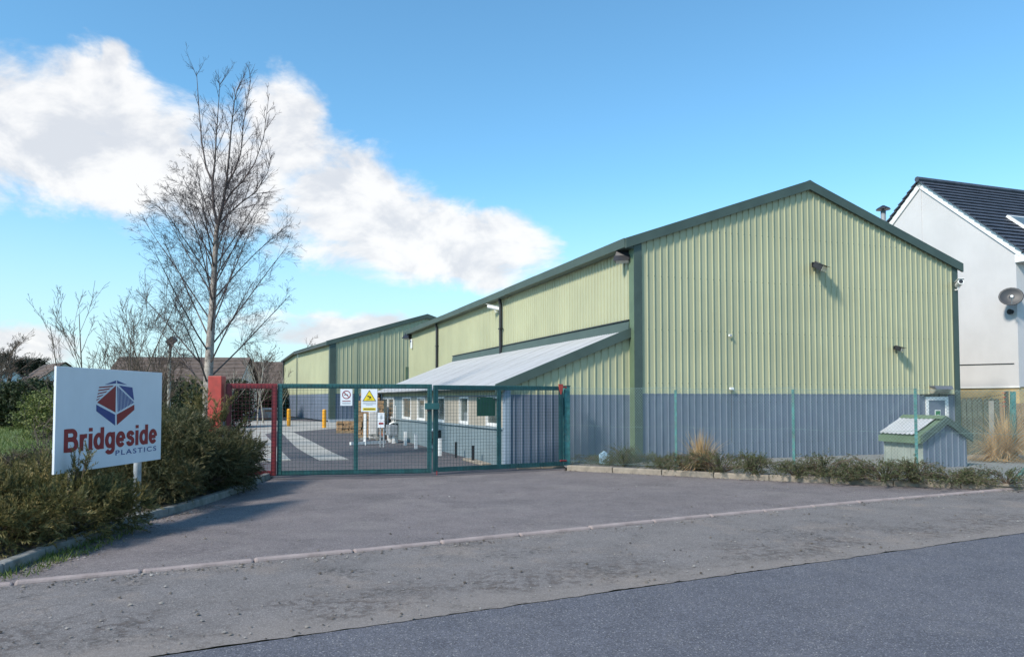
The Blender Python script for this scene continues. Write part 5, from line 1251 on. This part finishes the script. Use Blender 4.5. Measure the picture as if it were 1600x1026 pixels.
for (px, top, d_, lb, sd, st, kd) in ((176, 418, 24, 'slender bare sapling with a tall leader above the signboard', 41, 3, (8, 5, 3)), (140, 480, 23, 'bare many-stemmed sapling above the left of the signboard', 42, 5, (6, 4, 3)), (108, 500, 24.5, 'thin bare leaning sapling at the left corner of the signboard', 43, 2, (5, 4, 2)), (225, 470, 25, 'bare twiggy sapling above the right of the signboard', 44, 5, (9, 6, 3)), (255, 480, 26, 'bare twiggy tree beside the lighting mast', 45, 4, (9, 6, 3)), (200, 505, 22, 'low twiggy bare shrub rising behind the signboard', 46, 5, (7, 5, 3))):
    p = V(px, 622, d_); H = V(px, top, d_).z; bare_tree(lb, (p.x, p.y), H * .98, sd, stems=st, kids=kd, spread=.42, r0=.035)
for (px, top, d_, lb, sd) in ((60, 655, 13.5, 'bare twiggy shrub on the grass left of the signboard', 51), (88, 640, 14.5, 'tangle of bare twigs against the left edge of the signboard', 52), (30, 690, 12.5, 'low bare twigs above the yellowish juniper', 53), (160, 735, 12.0, 'brown leafless shrub under the signboard', 54), (195, 735, 11.8, 'brown twiggy shrub behind the right sign post', 55)):
    p = V(px, 622, d_); H = max(.6, V(px, top, d_).z); bare_tree(lb, (p.x, p.y), H, sd, stems=9, kids=(7, 4, 2), spread=.75, r0=.014, rmin=.0035, name='bare_shrub', cat='shrub')
# pale stemmed saplings at the end of the yard
for (px, top, d_, lb, sd) in ((403, 575, 50, 'pale birch sapling left of the pair beyond the yard', 61), (412, 572, 52, 'pale birch sapling right of the pair beyond the yard', 62), (376, 585, 46, 'leaning pale sapling near the red gate leaf', 63), (362, 580, 44, 'pale sapling close to the red gate post', 64), (441, 590, 58, 'pale sapling at the corner of the rear warehouse', 65), (385, 590, 48, 'thin pale sapling in the middle of the red gate leaf', 66)):
    p = V(px, 622, d_); H = V(px, top, d_).z; bare_tree(lb, (p.x, p.y), H * 1.05, sd, trunk='bark_pale', mtl='twig_brown', kids=(9, 4, 3), spread=.5, r0=.055, rmin=.009, maxl=2, group='pale saplings beyond the yard')
for (px, top, d_, lb, sd) in ((4, 533, 78, 'spreading bare tree at the far left edge', 71), (-30, 525, 74, 'bare tree leaning in from the left edge', 72), (425, 545, 85, 'bare tree behind the brown roof beyond the yard', 73), (395, 550, 88, 'bare tree left of the bare tree behind the brown roof', 74), (458, 548, 95, 'bare tree peeping over the rear warehouse', 75)):
    p = V(px, 622, d_); H = V(px, top, d_).z; bare_tree(lb, (p.x, p.y), H, sd, stems=2, kids=(12, 8, 4), spread=.6, r0=.14, rmin=.014)

# ---- hedges and evergreens in the distance
def hedge(label, px0, px1, d0, d1, tops, n, seed, mtl='leaf_hedge', size=(.35, .8), cat='hedge', name='hedge', thick=1.3):
    rng = np.random.default_rng(seed); a = V(px0, 622, d0); b = V(px1, 622, d1); L = (b - a).length; k = max(2, int(L / 1.3)); lum = []
    mid = a.lerp(b, .5)
    for i in range(k):
        q = a.lerp(b, (i + .5) / k) - mid; top = np.interp((i + .5) / k, np.linspace(0, 1, len(tops)), tops); h = V((px0 + px1) / 2, top, (d0 + d1) / 2).z * rng.uniform(.8, 1.0)
        lum.append(((q.x, q.y, h * .5), (1.1, thick, h * .52)))
        lum.append(((q.x + rng.uniform(-.5, .5), q.y - .2, h * .72), (.7, thick * .8, h * .3)))
    return bush(name, label, (mid.x, mid.y, 0), lum, n, M[mtl], size, .35, LEAFY, seed, cat, depth=.5, stem_mat='bark')
hedge('dense dark hedge along the far side of the grass field', -12, 96, 46, 44, (625, 622, 606, 596, 602, 604), 5200, 81)
hedge('pale green leafy bush left of the signboard', 62, 104, 33, 32, (625, 615, 604), 1100, 82, 'leaf_ivy', (.25, .55), 'bush', 'leafy_bush', .9)
hedge('dark evergreen hedge closing the end of the yard', 340, 470, 64, 72, (608, 608), 3800, 83)
hedge('dark evergreen bush below the brown tiled roof', 165, 300, 42, 38, (600, 602), 2600, 84)
hedge('dense dark bush left of the pale saplings', 300, 372, 42, 46, (600, 604), 2000, 85)
def conifer(label, px, top, d_, w, seed):
    rng = np.random.default_rng(seed); p = V(px, 622, d_); H = V(px, top, d_).z; t = thing('conifer', label, 'tree', (p.x, p.y, 0), 0, 'conifers behind the white houses')
    m = MB(); m.tube([(0, 0, -.1), (0, 0, H * .96)], [.2, .03], 6); m.build('trunk', M['bark'], t)
    P = []; D = []
    for k in range(520):
        f = rng.random() ** .8; a = rng.uniform(0, 6.28); r = w * (1 - f) ** .8 * rng.uniform(.35, 1.05) * (1 + .3 * math.sin(f * 26)); P.append((math.cos(a) * r, math.sin(a) * r, H * (.12 + .86 * f))); D.append((math.cos(a), math.sin(a), -.15 + .5 * f + rng.normal() * .3))
    mass('crown', SPRAY2[0], SPRAY2[1], basis(np.array(D), rng, rng.uniform(.7, 1.3, len(P))), P, M['leaf_conifer'], t)
for i, (px, top, d_, w, lb) in enumerate(((34, 562, 100, 1.5, 'pointed dark conifer nearest the white gabled house'), (45, 563, 104, 1.6, 'second dark conifer from the white gabled house'), (52, 568, 102, 1.4, 'short dark conifer in the middle of the row'), (61, 561, 99, 1.8, 'tallest dark conifer next to the brown roofed house'), (8, 552, 112, 2.6, 'broad dark conifer at the left edge'), (22, 570, 108, 2.2, 'squat conifer behind the white gable'))):
    conifer(lb, px, top, d_, w, 90 + i)

# ---- distant houses
def gable_house(name, label, origin, ang, W, L, E, H, roofm, wallm, wins=(), chim=None, over=.35):
    """gable faces local -y, ridge runs along y"""
    t = thing(name, label, 'house', (origin[0], origin[1], 0), ang)
    m = MB(); m.prism([(-W / 2, 0, 0), (W / 2, 0, 0), (W / 2, 0, E), (0, 0, H), (-W / 2, 0, E)], (0, L, 0)); m.build('wall', wallm, t)
    sl2 = math.atan2(H - E, W / 2); ln = W / 2 / math.cos(sl2) + over
    for s in (-1, 1):
        rf = bpy.data.objects.new('roof', None); COL.objects.link(rf); rf.parent = t; n = 9
        for i in range(n):
            a = i * ln / n; b = (i + 1) * ln / n + .05
            pa = (s * math.cos(sl2) * a, H + .04 - math.sin(sl2) * a); pb = (s * math.cos(sl2) * b, H + .04 - math.sin(sl2) * b)
            m = MB(); m.prism([(pa[0], -over, pa[1] + .02), (pb[0], -over, pb[1] + .06), (pb[0], -over, pb[1] + .14), (pa[0], -over, pa[1] + .07)], (0, L + 2 * over, 0)); m.build('tile_course', roofm, rf)
    for (x, z, w, h) in wins:
        f = MB().box(x - w / 2 - .08, x + w / 2 + .08, -.06, -.002, z - .08, z + h + .08).build('window', M['white'], t); MB().box(x - w / 2, x + w / 2, -.075, -.061, z, z + h).build('pane', M['glass'], f)
    if chim: m = MB(); m.box(-.35, .35, chim, chim + .7, H - .4, H + .9); m.build('chimney', M['brick_red'], t)
    return t
p = V(17, 622, 88); H = V(17, 577, 88).z; gable_house('house', 'small white gabled house at the far left edge', (p.x, p.y), .55, 6.4, 8, 2.3, H, M['slate'], M['hall_white'], [(-.4, 2.6, 1.5, 1.1)])
p = V(100, 622, 76); H = V(100, 567, 76).z; gable_house('house', 'white house with steep brown roof behind the signboard corner', (p.x, p.y), .75, 8.4, 9, 2.0, H, M['rooftile'], M['hall_white'], [(-1.2, 2.4, 1.0, 1.0)])
p = V(245, 622, 56); H = V(245, 556, 56).z; gable_house('bungalow', 'long brown tiled bungalow roof between signboard and birch', (p.x - 4.0, p.y + 3), -R(90) + .12, 8.5, 9.2, 2.3, H, M['rooftile'], M['hall_white'])
p = V(415, 622, 92); H = V(430, 563, 92).z; gable_house('house', 'broad brown tiled roof beyond the end of the yard', (p.x - 5.5, p.y + 5), -R(90) + .05, 10, 16, 2.4, H, M['rooftile'], M['hall_white'])
p = V(448, 622, 84); H = V(448, 587, 84).z; gable_house('outbuilding', 'blue-grey shed roof edge beside the rear warehouse', (p.x + 1.5, p.y), .2, 6.0, 6, 2.2, H, M['tarp'], M['hall_white'])

# ---- grass and litter
rng = np.random.default_rng(200); n = 26000
d_ = 12 + 34 * rng.random(n) ** 1.7; px = rng.uniform(-60, 360, n); X = (px - 800) / FPX * d_
keep = (X < -8.6 - (d_ - 15) * .33) ; X = X[keep]; d_ = d_[keep]
BL = ([(-.5, 0, 0), (.5, 0, 0), (.15, .1, 1)], [(0, 1, 2)])
n = len(X); sc = rng.uniform(.05, .12, n) * (1 + d_ / 40); dirs = rng.normal(size=(n, 3)) * .35; dirs[:, 2] = 1; Mn = basis(dirs, rng, sc); Mn[:, :, 0] *= .16; Mn[:, :, 1] *= .3
gr_ = mass('grass', BL[0], BL[1], Mn, np.stack([X, d_, np.full(n, -.03)], 1), M['blade'], None); tag(gr_, 'short rough grass on the field left of the yard', 'grass', kind='stuff')
# weeds along the left kerb
n = 1500; P = []
for k in range(n):
    i = rng.integers(8, 15); q = rng.random(); c = lk[i].lerp(lk[i + 1], q) if i + 1 < len(lk) else lk[i]; s_ = abs(rng.normal()) * .06 + (0 if rng.random() < .6 else .2); P.append((c.x + s_ * (1 if rng.random() < .55 else -2.0), c.y + rng.normal() * .03, .01 if s_ >= 0 else .07))
dirs = rng.normal(size=(n, 3)) * .5; dirs[:, 2] = 1; Mn = basis(dirs, rng, rng.uniform(.03, .1, n)); Mn[:, :, 0] *= .16
gr_ = mass('weeds', BL[0], BL[1], Mn, np.array(P), M['blade'], None); tag(gr_, 'grass weeds growing along the grey kerb', 'weeds', kind='stuff')
# grit, leaves and scraps on the tarmac
QD = ([(-.5, -.4, 0), (.5, -.5, .12), (.45, .5, 0), (-.4, .45, .15), (0, 0, .45)], [(0, 1, 4), (1, 2, 4), (2, 3, 4), (3, 0, 4)])
def scatter_line(pts, n, sig, off=0.0):
    out = []
    for k in range(n):
        i = rng.integers(0, len(pts) - 1); c = pts[i].lerp(pts[i + 1], rng.random()); d = (pts[i + 1] - pts[i]).normalized(); nn = Vector((-d.y, d.x, 0)); c = c + nn * (off + rng.normal() * sig); out.append((c.x, c.y, .012))
    return out
P = scatter_line(dk, 900, .10, -.12) + scatter_line([p for p in lk[4:16]], 1100, .14, -.12 + .28) + scatter_line(rk[:8], 900, .08, -.1)
for k in range(900):
    q = RE + RD * rng.uniform(-3, 11) + RN * abs(rng.normal()) * 1.2; P.append((q.x, q.y, .012))
for k in range(500):
    q = RE + RD * rng.uniform(-3, 14) + RN * rng.uniform(2.8, 7); P.append((q.x, q.y, .009))
n = len(P); dirs = rng.normal(size=(n, 3)) * .12; dirs[:, 2] = 1; Mn = basis(dirs, rng, rng.uniform(.005, .02, n) * rng.choice([1, 1, 1, 1.8], n))
gr_ = mass('grit', QD[0], QD[1], Mn, np.array(P), M['litter'], None); tag(gr_, 'loose grit and dead leaf scraps on the tarmac', 'grit', kind='stuff')
